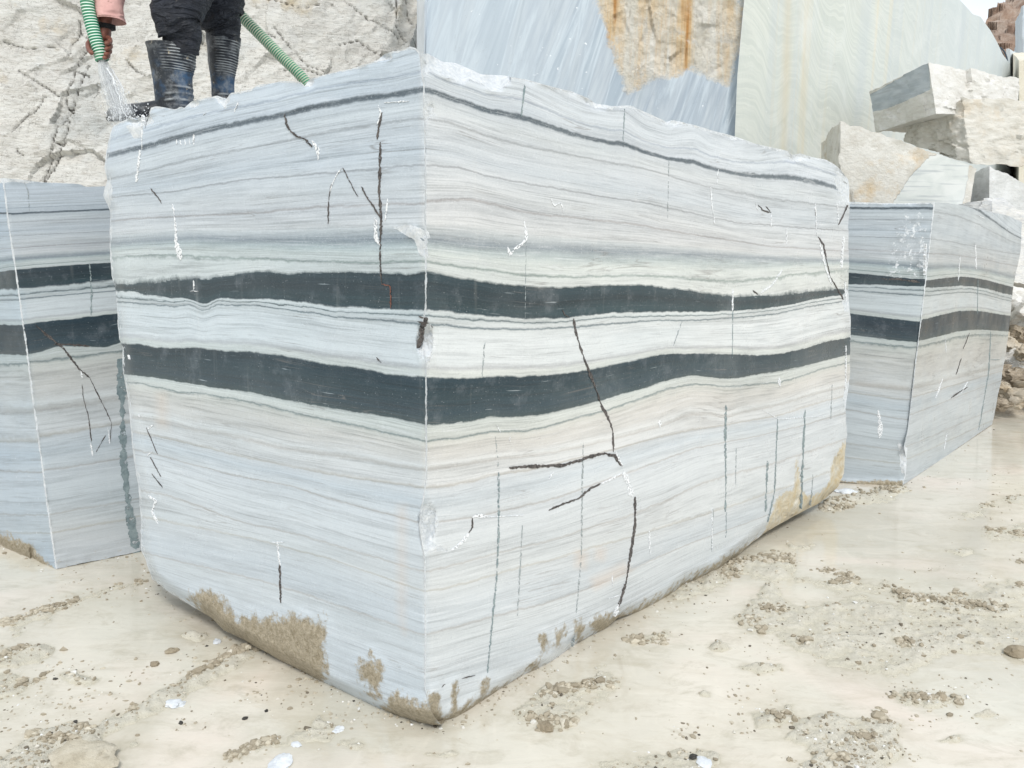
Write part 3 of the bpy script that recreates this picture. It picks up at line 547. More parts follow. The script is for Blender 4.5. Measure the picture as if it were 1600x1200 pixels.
tag(LBK, 'grey-beige banded marble block cut off by the left edge, behind the biggest block', 'marble block', 'sawn marble blocks with dark bands')
M_MARB_L = marble('striped_marble_drier', tint='e3e9ee', bandtint='2d3f48')
ring_block('stone', g1, g2, pB_L, pB_R, [tuple(onp(pB_R, 330, 826)[:2] + (onp(pB_L, -150, 788) - LB0)[:2])], attrs_left, M_MARB_L, lbL, lbR, kL, kL, 41, parent=LBK)
for pts, w in [([(54,507),(75,525),(100,545),(122,575),(140,590)],4), ([(84,538),(110,538),(140,541)],4), ([(140,590),(152,615),(165,640),(174,660)],2.4), ([(128,600),(130,620),(138,650),(143,690)],1.8), ([(165,680),(150,706)],1.8), ([(174,660),(172,690)],1.4)]:
    strip('crack', pB_R, pts, w, M_CRACK, LBK)
for pts, w in [([(127,580),(128,590)],5), ([(141,690),(145,712)],4), ([(168,668),(172,694)],2.4)]:
    strip('chalk_mark', pB_R, pts, w, M_CHALK, LBK)
strip('vein', pB_R, [(188,560),(191,640),(193,720),(202,800),(214,866)], 15, mark_mat('dark_vein', '64757b', '88969a', True, .62, .5, 22), LBK, lift=.0018, jit=.2, taper=False)
strip('vein', pB_R, [(140,410),(143,455),(142,492)], 3.6, M_SEAM, LBK, lift=.0018)
strip('vein', pB_R, [(37,283),(44,300),(46,330)], 1.8, M_SEAMF, LBK, lift=.0018)

# ------------------------------------------------------------------ the block on the right
RBE = [(1460,316),(1452,387),(1444,458),(1435,530),(1426,602),(1418,672),(1412,700),(1416,716),(1415,740),(1410,758)]
RB0 = gnd(1410, 759); RB1 = at(1460, 316, RB0[1] + .02); pC_L = plane(RB0, RB1, gnd(1322, 754)); pC_R = plane(RB0, RB1, gnd(1550, 664))
us3, us4, vs3 = dense(80, False, True), dense(90, True, False), np.linspace(0, 1, 150)
h1 = coons([(1240,312),(1330,315),(1400,318),(1460,316)], [(1240,742),(1322,753),(1360,758),(1409,758)], [(1240,312),(1240,742)], RBE, us3, vs3, 1, 2, 1, 1.2, 51)
h2 = coons([(1460,316),(1480,317),(1510,322),(1545,330),(1575,337),(1597,347)], [(1409,758),(1460,725),(1500,697),(1550,663)], RBE, [(1597,347),(1595,390),(1583,445),(1576,520),(1566,590),(1555,640),(1550,663)], us4, vs3, 1.2, 1.2, 1, 2, 52); h2[0] = h1[-1]
kR = ['A','B','B1t','B1b','T1','B2t','B2b','T3','E','Fv','G']
rbL = {'A': [(1240,325),(1456,325)], 'B': [(1240,368),(1330,369),(1455,373)], 'B1t': [(1240,418),(1327,426),(1390,433),(1450,438)], 'B1b': [(1240,438),(1329,443),(1450,447)], 'T1': [(1240,443),(1329,448),(1450,455)], 'B2t': [(1240,480),(1329,490),(1380,496),(1440,504)], 'B2b': [(1240,515),(1329,523),(1430,536)], 'T3': [(1240,522),(1330,531),(1430,542)],
       'E': [(1240,592),(1329,600),(1420,611)], 'Fv': [(1240,628),(1327,640),(1410,656)], 'G': [(1240,680),(1410,705)]}
rbR = {'A': [(1455,300),(1500,310),(1544,336),(1572,360),(1600,381)], 'B': [(1455,372),(1520,385),(1600,400)], 'B1t': [(1436,442),(1442,442),(1484,432),(1500,431),(1530,434),(1558,442),(1600,455)], 'B1b': [(1436,448),(1484,449),(1502,444),(1530,445),(1558,456),(1600,465)], 'T1': [(1430,456),(1470,456),(1502,449),(1530,451),(1582,469),(1600,472)],
       'B2t': [(1425,503),(1434,502),(1467,494),(1495,484),(1520,482),(1547,490),(1600,496)], 'B2b': [(1425,536),(1430,535),(1460,528),(1495,517),(1526,512),(1547,517),(1600,519)], 'T3': [(1425,543),(1460,536),(1495,524),(1526,519),(1600,526)], 'E': [(1410,612),(1480,595),(1565,573),(1600,566)], 'Fv': [(1400,657),(1470,630),(1547,600),(1600,582)], 'G': [(1400,706),(1550,640),(1600,620)]}
def attrs_right(x, y, isL):
    ex = np.interp(y, [p[1] for p in RBE], [p[0] for p in RBE]); chip = np.clip(.75 - np.abs(x - ex) / 4, 0, .8)
    chip = np.maximum(chip, np.clip(.7 - (y - 318) / 5, 0, 1) * isL); chip = np.maximum(chip, mask(x, y, [[(1403,690),(1418,700),(1416,740),(1408,740)]], 3))
    chip = np.maximum(chip, .47 * mask(x, y, [[(1410,330),(1452,325),(1450,440),(1372,440),(1385,390)]], 8) * isL)
    mud = .8 * np.clip((y - np.where(isL, 752, 762 - (x - 1409) * .67) + 6) / 8, 0, 1)
    return dict(chip=chip, mud=mud * isL, rust=.0 * x, stain=.25 * mask(x, y, [[(1335,592),(1420,600),(1418,612),(1335,604)]], 8) + .0 * mask(x, y, [[(1400,350),(1440,345),(1440,425),(1395,425)]], 10) * isL)
RBK = _empty('marble_block', (float(RB0[0]), float(RB0[1]), 0.0))
tag(RBK, 'banded marble block right of the biggest block, in front of the boulder pile', 'marble block', 'sawn marble blocks with dark bands')
M_MARB_R = marble('striped_marble_wet', tint='e6e9ea', wet=.15, left_sky=.3, bandtint='1f3340')
ring_block('stone', h1, h2, pC_L, pC_R, [tuple(gnd(1550, 663)[:2] + (gnd(1240, 742) - RB0)[:2] * .8)], attrs_right, M_MARB_R, rbL, rbR, kR, kR, 61, parent=RBK)
for pts, w in [([(1376,436),(1400,436),(1437,441)],4)]: strip('crack', pC_L, pts, w, M_CRACK, RBK)
for pts, w in [([(1486,622),(1502,610),(1512,605)],2.2), ([(1502,560),(1494,585)],1.8), ([(1515,520),(1505,545)],1.3)]: strip('crack', pC_R, pts, w, M_CRACK, RBK)
for pts, w in [([(1372,640),(1376,665),(1374,685)],9)]: strip('chalk_mark', pC_L, pts, w, M_CHALK, RBK)
for pts, w in [([(1527,336),(1538,342)],3), ([(1524,380),(1525,420)],2.4), ([(1477,525),(1478,552)],1.6), ([(1473,592),(1462,622)],1.8), ([(1512,596),(1502,614)],1.8), ([(1480,675),(1475,705)],1.6), ([(1500,400),(1497,440)],1.4), ([(1447,380),(1446,430)],2)]: strip('chalk_mark', pC_R, pts, w, M_CHALK, RBK)
for pts, w in [([(1548,518),(1545,580),(1529,672)],1.6), ([(1528,436),(1527,490)],1.2), ([(1545,562),(1562,562)],1.6)]: strip('vein', pC_R, pts, w, M_SEAM, RBK)

# ================================================================== GROUND: wet stone-dust mud with turbid puddles
# mud banks traced on the ground (photo pixels): polygon, height
BANKS = [([(1195,905),(1230,935),(1275,940),(1340,925),(1400,940),(1500,960),(1640,965),(1640,1010),(1560,1030),(1500,1020),(1450,1045),(1390,1062),(1300,1045),(1250,1015),(1165,975),(1160,945)], .030),
 ([(1120,878),(1170,865),(1215,872),(1250,890),(1235,902),(1180,905),(1130,900)], .028), ([(1240,892),(1300,905),(1380,905),(1390,925),(1300,922),(1250,905)], .030), ([(1390,922),(1500,930),(1560,945),(1600,950),(1600,975),(1500,965),(1420,950)], .042),
 ([(1175,1108),(1240,1105),(1245,1130),(1190,1135)], .036), ([(1240,1125),(1310,1110),(1400,1130),(1410,1180),(1350,1230),(1200,1230),(1270,1180),(1230,1150)], .030), ([(1385,1080),(1440,1078),(1440,1100),(1390,1098)], .045), ([(1440,1085),(1500,1085),(1500,1100),(1440,1105)], .040),
 ([(780,1110),(820,1090),(880,1060),(940,1045),(985,1060),(965,1095),(920,1125),(880,1150),(845,1140),(810,1130)], .022), ([(985,995),(1040,990),(1060,1000),(1030,1015),(990,1010)], .02), ([(935,1190),(1040,1170),(1120,1180),(1110,1230),(930,1230)], .018),
 ([(390,1000),(350,1015),(300,1045),(262,1078),(215,1105),(160,1125),(130,1150),(165,1155),(230,1125),(290,1095),(335,1060),(385,1025)], .040), ([(0,1178),(60,1140),(110,1128),(160,1140),(165,1175),(130,1200),(60,1230),(-60,1240),(-80,1210)], .075),
 ([(-60,1015),(40,1000),(85,1015),(70,1035),(30,1045),(-60,1050)], .034), ([(-60,1060),(30,1045),(60,1070),(20,1095),(-60,1110)], .030), ([(0,985),(30,965),(80,950),(125,938),(180,918),(235,905),(245,915),(190,930),(130,950),(60,975),(10,1000)], .030),
 ([(185,1165),(225,1140),(225,1170),(190,1185)], .026), ([(340,1190),(400,1160),(470,1135),(490,1115),(540,1130),(520,1165),(470,1160),(400,1185),(350,1200)], .020), ([(1285,795),(1300,775),(1330,768),(1370,762),(1410,758),(1425,765),(1400,775),(1340,790),(1300,798)], .050),
 ([(1480,800),(1560,775),(1640,775),(1640,800),(1560,795),(1500,812)], .022), ([(1540,820),(1640,815),(1640,850),(1560,850)], .018), ([(1575,1010),(1640,1005),(1640,1035),(1580,1030)], .05), ([(1090,905),(1115,895),(1130,915),(1100,925)], .02), ([(1150,960),(1190,950),(1200,990),(1165,985)], .03),
 ([(1040,925),(1085,905),(1110,915),(1060,940)], .022), ([(860,1060),(985,1020),(1010,1030),(930,1050)], .012)]
BANKS2 = [(1300,1010,46,10,.02), (1560,930,50,18,.03), (1420,700,18,4,.02), (1500,860,40,8,.012), (1250,850,30,6,.02), (1180,1050,40,10,.02), (1120,1010,16,8,.022), (640,1080,40,12,.01), (560,1160,30,10,.012), (130,1060,40,14,.02), (300,1000,30,8,.014), (1100,1080,14,7,.02), (1540,1120,20,5,.02), (700,1180,30,8,.01), (1480,1150,26,6,.016), (1200,880,40,10,.02)]
def ground_height(P):
    x, y = proj(P); front = P[..., 1] > .5
    w = fbm(P * 4.2, 5, 70, gain=.65) * 34; wy = fbm(P * 4.2, 5, 75, gain=.65) * 20
    h = -.016 + .012 * fbm(P * 1.1, 3, 71) + .013 * fbm(P * 5, 6, 72, gain=.66)
    nz = .015 * fbm(P * 6, 6, 78, gain=.66) + .006 * fbm(P * [22, 30, 1], 3, 79, ridged=True) - .003
    for pts, hh in BANKS:
        d = sdf(x + w, y + wy * .7, pts); m = np.clip(.5 - d / 26, 0, 1); m = m * m * (3 - 2 * m)
        sh = np.clip(.5 - (d - 28) / 90, 0, 1); h = np.maximum(h, -.016 + .0135 * sh * sh * (3 - 2 * sh) * front)
        h = np.maximum(h, -.016 + (m * (hh * .34 + .016) + np.minimum(m * 2, 1) * nz) * np.where(front, 1, 0))
    for cx, cy, rx, ry, hh in BANKS2:
        q = np.clip(1.3 - np.hypot((x + w - cx) / rx, (y + wy - cy) / ry), 0, 1); h = np.maximum(h, -.016 + (q * (hh * .8 + .014) + q * nz * 1.3) * front)
    lump = np.clip((h + .012) * 40, 0, 1)
    h = h + lump * (.013 * fbm(P * 10, 5, 73, ridged=True, gain=.62) + .008 * fbm(P * 40, 4, 74, gain=.72) - .004)
    far = np.clip((P[..., 1] - 11) / 12, 0, 1); h = h + far * (.5 * np.abs(fbm(P * .15, 3, 76)) + .06 * fbm(P, 3, 77))
    return h
na, nr_ = 760, 600
az = np.radians(np.linspace(-52, 52, na)); dip = np.radians(np.linspace(44, 1.2, nr_)); rr = H / np.tan(dip)
GP = np.zeros((na, nr_, 3)); GP[..., 0] = rr[None] * np.sin(az)[:, None]; GP[..., 1] = rr[None] * np.cos(az)[:, None]
GP[..., 2] = ground_height(GP)
m = NT('wet_mud'); o = m.obj()
gz = m.n('SeparateXYZ'); m.put(gz.inputs[0], o); zz = gz.outputs[2]
c = m.mix(m.rng(m.noise(o, 2.0, 5, .6), .35, .65), 'ccc8ba', 'd7d3c6'); c = m.mix(m.rng(m.noise(o, 16, 9, .8), .52, .68, 0, .65), c, 'b2ab9c')
c = m.mix(m.rng(m.noise(o, 90, 3), .60, .70, 0, .8), c, 'cfc9bc'); c = m.mix(m.rng(m.noise(o, 60, 6, .75), .59, .67, 0, .55), c, '8b8273'); c = m.mix(m.rng(m.noise(m.mapv(o, loc=(4, 4, 4)), 80, 6, .75), .58, .66, 0, .7), c, 'e9e5da')
c = m.mix(m.rng(m.math('ADD', zz, m.math('MULTIPLY', m.math('SUBTRACT', m.noise(o, 50, 5, .7), .5), .012)), .010, .002, 0, .85), c, 'cfcab9')
hb = m.math('ADD', m.noise(o, 60, 6, .75), m.math('MULTIPLY', m.noise(o, 240, 3, .7), .4))
M_MUD = m.done(c, m.rng(m.noise(o, 12, 4), .3, .7, .42, .75), m.bump(hb, .8, .010), spec=.5)
tag(mesh('ground', GP, grid_faces(na, nr_), M_MUD), kind='structure')
tag(mesh('ground_base', [(-150,-60,-.35),(150,-60,-.35),(150,200,-.35),(-150,200,-.35)], [(0,1,2,3)], M_MUD), kind='structure')
# puddle water
m = NT('turbid_water'); o = m.obj()
c = m.mix(m.rng(m.noise(o, .8, 4, .5, .6), .38, .62), 'd6d0c4', 'cdcabe'); c = m.mix(m.rng(m.noise(m.mapv(o, (1, 1.6, 1), loc=(3, 1, 0)), 1.3, 3, .5, .5), .5, .68, 0, .8), c, 'dbcfc4')
c = m.mix(m.rng(m.noise(o, .7, 6, .6, .8), .45, .62, 0, .7), c, 'b9b5a8'); c = m.mix(m.rng(m.noise(m.mapv(o, (1, 1.8, 1)), 5, 8, .74, .6), .52, .68, 0, .6), c, 'ada694')
c = m.mix(m.rng(m.noise(m.mapv(o, (14, 4, 1), rot=(0, 0, .6)), 1, 4, .6, .8), .6, .75, 0, .22), c, 'e5dfd2')
c = m.mix(m.rng(m.noise(m.mapv(o, (3, 9, 1), rot=(0, 0, .45), loc=(5, 0, 0)), 1, 7, .7, 1.2), .50, .72, 0, .45), c, 'b7ae9b')
c = m.mix(m.rng(m.noise(m.mapv(o, (2, 7, 1), rot=(0, 0, -.5), loc=(1, 8, 0)), 1, 6, .7, 1.0), .52, .75, 0, .40), c, 'e6e1d6')
c = m.mix(m.math('MULTIPLY', m.attr('shallow'), m.rng(m.noise(o, 45, 6, .75), .35, .60, .45, 1.0)), c, 'b3ad9b')
rip = m.math('ADD', m.noise(m.mapv(o, (9, 20, 1), rot=(0, 0, .3)), 1, 4, .6, .5), m.math('MULTIPLY', m.noise(o, 60, 3), .14))
M_WATER = m.done(c, m.rng(m.noise(o, 1.1, 3), .35, .65, .02, .09), m.bump(rip, .14, .012), spec=.95)
wa, wd = np.radians(np.linspace(-52, 52, 420)), np.radians(np.linspace(50, 8, 380)); WP = np.zeros((420, 380, 3)); wr_ = H / np.tan(wd)
WP[..., 0] = wr_[None] * np.sin(wa)[:, None]; WP[..., 1] = wr_[None] * np.cos(wa)[:, None]; wh = ground_height(WP)
tag(mesh('puddle_water', WP, grid_faces(420, 380), M_WATER, {'shallow': np.clip(np.exp(np.minimum(wh, 0) / .0038), 0, 1)}), kind='structure')

# gravel crumbs on the banks
ICO = None
def ico(sub=1):
    bm = bmesh.new(); bmesh.ops.create_icosphere(bm, subdivisions=sub, radius=1); v = np.array([q.co[:] for q in bm.verts]); f = np.array([[k.index for k in q.verts] for q in bm.faces]); bm.free(); return v, f
IV, IF = ico(1)
m = NT('gravel_stone'); o = m.obj(); cv = m.attr('cv')
M_GRAVEL = m.done(m.mix(m.rng(m.noise(o, 60, 4), .4, .6, 0, .4), m.ramp(cv, [(0, '2c2b29'), (.03, '4d463c'), (.09, '8d8371'), (.45, 'a59c8a'), (.8, 'c3bcab'), (.93, 'dcdcd8'), (1, 'eef1f4')]), '8f8675'), .6, m.bump(m.noise(o, 120, 4), .5, .004))
rs = np.random.RandomState(5); pts = []
cand = np.stack([rs.uniform(-60, 1660, 90000), rs.uniform(640, 1230, 90000)], -1); CP = gnd(cand[:, 0], cand[:, 1]); hh = ground_height(CP)
def under_block(x, y):
    return np.minimum(np.minimum(sdf(x, y, topL + botL[::-1]), sdf(x, y, topR + botR[::-1])), np.minimum(sdf(x, y, [(-200,300),(220,280),(240,860),(88,889),(-200,780)]), sdf(x, y, [(1200,310),(1600,310),(1550,663),(1410,759),(1200,740)])))
ub = under_block(cand[:, 0], cand[:, 1])
near = np.clip(1 - ub / 40, 0, 1) * (ub > -6)
gf = fbm(CP * 2.6, 4, 88, gain=.7); ok = ((ub > -2) & (gf > .12) & (hh > -.0135) & (rs.uniform(size=len(hh)) < .12)) | (ub > -6) & (hh > -.004) & (rs.uniform(size=len(hh)) < np.clip(.04 + (hh + .002) * 9, 0, .6)) | ((ub > -8) & (ub < 16) & (rs.uniform(size=len(hh)) < .16)) | ((ub > 0) & (rs.uniform(size=len(hh)) < .004))
CP, hh, cn = CP[ok], hh[ok], ok.sum()
RIDG = [[(1130,885),(1185,872),(1240,868)], [(1130,900),(1160,895)], [(1195,868),(1245,878)], [(1300,908),(1350,905),(1390,915),(1420,930)], [(1400,930),(1460,938),(1500,945),(1600,955)], [(1280,890),(1330,900)], [(1175,1112),(1210,1118),(1242,1128)], [(1388,1086),(1440,1094)], [(1445,1092),(1500,1094)], [(1310,1150),(1400,1160)], [(1370,1110),(1395,1140)], [(260,1082),(310,1050),(400,1008)], [(380,1010),(300,1060)],
 [(0,975),(90,950),(130,935)], [(180,916),(235,907)], [(40,1150),(110,1135),(160,1150)], [(20,1170),(120,1160)], [(150,1180),(60,1210)], [(850,1085),(900,1075),(960,1068)], [(820,1120),(900,1130)], [(845,1140),(870,1135)], [(0,1025),(60,1010),(90,1020)], [(20,1070),(60,1062)], [(1160,965),(1190,985)], [(1190,950),(1250,960)], [(1400,1000),(1420,1010)], [(1250,1000),(1260,1005)], [(1480,800),(1590,778)], [(1545,828),(1600,835)], [(1580,870),(1600,880)], [(350,1185),(440,1150)],
 [(985,1000),(1040,1000)], [(1285,790),(1340,772),(1410,764)], [(1290,795),(1350,785)], [(640,1085),(660,1080)], [(1490,925),(1530,945)], [(1570,908),(1600,915)], [(1090,910),(1130,905)], [(1240,1185),(1320,1190)], [(215,1100),(180,1130)]]
ex = []
for pl_ in RIDG:
    L_ = sum(math.hypot(b_[0] - a_[0], b_[1] - a_[1]) for a_, b_ in zip(pl_[:-1], pl_[1:])); n_ = int(L_ * 1.5); u_ = path(pl_, np.sort(rs.uniform(size=n_))); g_ = fbm(np.stack([u_[:, 0] / 22, u_[:, 1] / 9, u_[:, 0] * 0], -1), 2, 3); u_ = u_[g_ > -.12]
    ex.append(u_ + rs.normal(0, 1, u_.shape) * [5, 3.2])
ex = np.concatenate(ex); E_ = gnd(ex[:, 0], ex[:, 1]); eh = ground_height(E_)
size = np.clip(np.exp(rs.normal(-5.6, .45, cn)), .0016, .012); es = np.clip(np.exp(rs.normal(-4.85, .4, len(ex))), .003, .018)
CP = np.concatenate([CP, E_]); hh = np.concatenate([hh, eh]); size = np.r_[size, es]; n_first = cn; cn = len(CP)
cvv = np.r_[rs.uniform(size=n_first) ** 1.1, rs.uniform(.08, .85, len(ex))]
Vv = IV[None] * (1 + rs.uniform(-.3, .3, (cn, len(IV), 1))) * size[:, None, None] * rs.uniform(.6, 1.5, (cn, 1, 3)); Vv[..., 2] *= .7
Vv = Vv + CP[:, None] ; Vv[..., 2] += (np.maximum(hh, -.001) + size * .1)[:, None]
Ff = (IF[None] + (np.arange(cn) * len(IV))[:, None, None]).reshape(-1, 3)
tag(mesh('gravel', Vv, Ff, M_GRAVEL, {'cv': np.repeat(cvv, len(IV))}, smooth=False), 'small pale and dark stone crumbs strewn over the mud banks', 'gravel', kind='stuff')

# ------------------------------------------------------------------ lone stones in the mud
def rock_mesh(name, c, size, seed, mat, parent=None, flat=.6, sub=4, elong=(1, 1, 1), rot=0, amp=.35, freq=1.4):
    v, f = ico(sub); v = v * np.array(elong); fv, cr = facets(v * freq + seed * 3.7, seed); v = v * (1 + amp * fv[:, None] + .08 * fbm(v * 3, 4, seed)[:, None])
    v[:, 2] *= flat; cs, sn = math.cos(rot), math.sin(rot); v = np.stack([v[:, 0] * cs - v[:, 1] * sn, v[:, 0] * sn + v[:, 1] * cs, v[:, 2]], -1) * size
    return mesh(name, v + np.array(c), f, mat, parent=parent, smooth=True, sharp=28)
def stone_mat(name, a, b, c_=None, sc_=14, rough=.7, bs=.7, bd=.02):
    m = NT(name); o = m.obj(); col = m.mix(m.rng(m.noise(o, sc_ * .3, 5, .6), .38, .62), a, b); col = m.mix(m.rng(m.noise(o, sc_, 6, .7), .45, .7, 0, .7), col, c_ or b)
    return m.done(col, rough, m.bump(m.noise(o, sc_ * 1.6, 7, .72), bs, bd), spec=.35)
M_CHIP = stone_mat('white_chip', 'cdd3da', 'e6e9ec', 'b3b9c0', 30, .6, .5, .01); M_BLK = stone_mat('dark_stone', '2a2a2a', '44423e', '57534c', 40, .5); M_CLOD = stone_mat('mud_clod', '978b77', 'a89d89', '776c5a', 40, .7, .9, .01)
STN = [('stone_chip', 273,1101,.040,.45,'rounded pale stone chip lying on the left mud bank near the bottom left',M_CHIP,'stone'), ('stone_chip', 438,1194,.055,.3,'largest pale blue stone chip, cut off by the bottom edge left of the centre',M_CHIP,'stone'), ('stone_chip', 463,1164,.022,.3,'small white stone chip just above the large pale one at the bottom edge',M_CHIP,'stone'),
 ('stone_chip', 529,1140,.026,.3,'flat white stone chip on the gravelly mud left of the big block front corner',M_CHIP,'stone'), ('stone_chip', 339,1003,.026,.3,'small bluish stone chip in the shade under the left end of the big block',M_CHIP,'stone'), ('stone_chip', 1322,769,.075,.3,'pale bluish stone chip wedged between the big block and the right-hand block',M_CHIP,'stone'),
 ('stone_chip', 1100,1196,.035,.25,'pale stone chip at the bottom edge right of the big block',M_CHIP,'stone'), ('stone_slab', 130,1192,.13,.22,'flat pale stone half sunk in the brown mud heap at the bottom left corner',stone_mat('slab_pale','b9b09c','cfc8b8','9c927e',18),'stone'),
 ('dark_stone', 383,1123,.012,.6,'small black stone in the puddle left of the big block front corner',M_BLK,'stone'), ('dark_stone', 283,1130,.011,.7,'tiny black stone below the rounded pale chip',M_BLK,'stone'), ('dark_stone', 1083,1187,.018,.35,'flat black stone at the bottom edge right of the big block',M_BLK,'stone'), ('dark_stone', 416,1111,.010,.4,'thin dark stone sliver in the puddle under the big block left face',M_BLK,'stone'),
 ('mud_clod', 1594,1024,.060,.55,'brown lump of mud at the right edge of the puddles',M_CLOD,'mud lump'), ('mud_clod', 1470,1092,.030,.6,'round brown mud lump beside the bright puddle on the right',M_CLOD,'mud lump'), ('mud_clod', 852,1139,.035,.6,'crumbly mud lump at the foot of the gravel patch beside the front corner',M_CLOD,'mud lump'), ('mud_clod', 268,1018,.030,.5,'egg-shaped brown mud lump in the puddle left of the big block',M_CLOD,'mud lump'),
 ('mud_clod', 242,1038,.026,.4,'low brown mud lump between the puddle and the left mud bank',M_CLOD,'mud lump')]
for i, (nm, x, y, sz, fl, lab, mt, cat) in enumerate(STN):
    sz *= .72; c0 = gnd(x, y); hz = max(0, float(ground_height(c0[None])[0])); o = rock_mesh(nm, c0 + [0, 0, hz + sz * fl * .25], sz, 20 + i, mt, flat=fl, elong=(1.2, .85, 1), rot=i * 1.3, sub=3); tag(o, lab, cat)

# ================================================================== ROCK FACES behind
def coons_px(top, bot, lef, rig, nu, nv): return coons(top, bot, lef, rig, np.linspace(0, 1, nu), np.linspace(0, 1, nv))
CRK = [[(122,31),(121,45),(108,70),(107,91)], [(121,45),(135,56),(140,73),(147,88)], [(140,101),(129,122),(119,150),(112,168),(94,196),(84,224),(75,259),(62,290)], [(115,108),(112,130),(101,150),(105,168),(115,175),(108,200),(101,224),(87,252),(68,285)],
       [(91,150),(70,154),(63,171),(38,189),(14,210),(-20,230)], [(115,108),(128,114),(140,120)], [(105,168),(125,166)], [(84,224),(101,228)], [(429,45),(444,66),(465,84),(478,101),(512,112)], [(370,30),(400,45),(429,60)], [(621,-10),(620,38),(639,56),(660,66)], [(632,-8),(642,21),(657,45)], [(540,0),(580,28),(625,52)],
       [(308,60),(325,70)], [(200,98),(217,115),(231,122)], [(27,225),(30,240),(38,244)], [(150,60),(135,75),(118,100)], [(420,0),(470,14),(520,6)], [(520,70),(560,60),(600,90),(620,110)], [(250,10),(262,30)], [(440,110),(470,105),(510,120)], [(0,60),(40,75),(90,72)], [(160,150),(190,170),(210,200)], [(30,110),(60,130),(92,150)]]
PC = plane(at(-300, 300, 8.8), at(655, 300, 10.2), at(-300, -200, 9.9))
Cg = coons_px([(-420,-330),(668,-330)], [(-420,400),(668,430)], [(-420,-330),(-420,400)], [(668,-330),(668,430)], 430, 300)
CPt = onp(PC, Cg[..., 0], Cg[..., 1]); X, Y_ = Cg[..., 0], Cg[..., 1]
wx = fbm(CPt * 6, 5, 80, gain=.72) * 5; gro = np.zeros(X.shape)
for k, p in enumerate(CRK): gro = np.maximum(gro, np.exp(-(seg_dist(X + wx, Y_ + wx * .6, p) / (1.15 if k in (2, 3, 10) else .75)) ** 2))
q = CPt.copy(); a_ = math.radians(-38); qs = np.stack([q[..., 0] * math.cos(a_) - q[..., 2] * math.sin(a_), q[..., 1], q[..., 0] * math.sin(a_) + q[..., 2] * math.cos(a_)], -1)
qw = qs + .25 * np.stack([fbm(q * 1.3, 3, 81), fbm(q * 1.3, 3, 82), fbm(q * 1.3, 3, 83)], -1)
f1, c1_ = facets(qw * [.7, 1, 1.7], 84, .9); f2, c2_ = facets(qw * [2.4, 2.5, 6.5], 85, .9); f3, c3_ = facets(qw * [7, 7, 20], 86, .9)
rel = .09 * f1 + .022 * f2 + .008 * f3 + .05 * fbm(qw * [1, 1, 3], 6, 87, gain=.62) - .045 * gro
side = np.clip((X - 600) / 55, 0, 1); rel = rel - .25 * side * np.abs(np.sin(X * .09 + Y_ * .03)) 
CPt = CPt + PC[1] * rel[..., None]
m = NT('rough_cliff'); o = m.obj(); rv = m.mapv(o, (1, 1, 4.5), rot=(0, math.radians(-38), 0))
c = m.mix(m.rng(m.noise(o, .9, 5, .6), .38, .62), 'e6e4de', 'd8d6d1'); c = m.mix(m.rng(m.noise(rv, 2.2, 7, .7, .4), .40, .66), c, 'eaeae6')
c = m.mix(m.rng(m.noise(rv, 7, 8, .75), .53, .70, 0, .6), c, 'a89f92'); c = m.mix(m.rng(m.noise(m.mapv(o, (1, 1, 1), loc=(4, 2, 1)), 1.4, 5, .65), .60, .74, 0, .6), c, 'c8b184')
c = m.mix(m.rng(m.noise(m.mapv(o, (1, 1, 1), loc=(8, 5, 3)), 1.1, 4, .6), .55, .7, 0, .5), c, 'bcc3c6')
vc = m.math('ABSOLUTE', m.math('SUBTRACT', m.noise(rv, 3.0, 6, .65, .6), .5)); c = m.mix(m.rng(vc, .010, .0, 0, .7), c, '6c655b')
vc2 = m.math('ABSOLUTE', m.math('SUBTRACT', m.noise(m.mapv(o, (2.4, 1, 1), rot=(0, .5, 0), loc=(9, 9, 9)), 2.2, 5, .65, .5), .5)); c = m.mix(m.rng(vc2, .006, .0, 0, .5), c, '746a5e')
c = m.mix(m.rng(m.attr('groove'), .35, .85, 0, .85), c, '4f4a42')
M_CLIFF = m.done(c, .8, m.bump(m.math('ADD', m.noise(rv, 9, 8, .75), m.math('MULTIPLY', m.noise(o, 45, 5, .7), .3)), .9, .05), spec=.3)
tag(mesh('cliff', CPt, grid_faces(430, 300), M_CLIFF, {'groove': gro}, sharp=45), kind='structure')

# sawn quarry wall with two faces meeting in a corner at x = 1150
def slab(name, g, pl, back, mat, attrs=None, rel=None, parent=None, sharp=40):
    nu, nv = g.shape[:2]; P = onp(pl, g[..., 0], g[..., 1])
    if rel is not None: P = P + pl[1] * rel(g[..., 0], g[..., 1], P)[..., None]
    Bk = P[::max(1, nu - 1), ::max(1, nv - 1)][[0, -1]][:, [0, -1]]
    ring = [(i, 0) for i in range(nu)] + [(nu - 1, j) for j in range(1, nv)] + [(i, nv - 1) for i in range(nu - 2, -1, -1)] + [(0, j) for j in range(nv - 2, 0, -1)]
    ids = np.array([i * nv + j for i, j in ring]); back = np.array(back, float); verts = [P.reshape(-1, 3)]; n0 = nu * nv; faces = grid_faces(nu, nv).tolist(); last = ids; A = {k: [v.ravel()] for k, v in (attrs or {}).items()}
    for q in np.linspace(0, 1, 9)[1:]:
        R = P.reshape(-1, 3)[ids] + back * q + fbm(P.reshape(-1, 3)[ids] * 4 + back * q * 4, 3, 9)[:, None] * .02; verts.append(R); cur = n0 + np.arange(len(ids)); n0 += len(ids); nx = np.roll(np.arange(len(ids)), -1)
        faces += np.stack([last, last[nx], cur[nx], cur], -1).tolist(); last = cur
        for k in A: A[k].append(A[k][0][ids])
    faces.append(last.tolist())
    o = mesh(name, np.concatenate(verts), faces, mat, {k: np.concatenate(v) for k, v in A.items()}, parent=parent, sharp=sharp); fix_normals(o); return o
Ac, Al = at(1152, 300, 8.4), at(665, 300, 8.9)
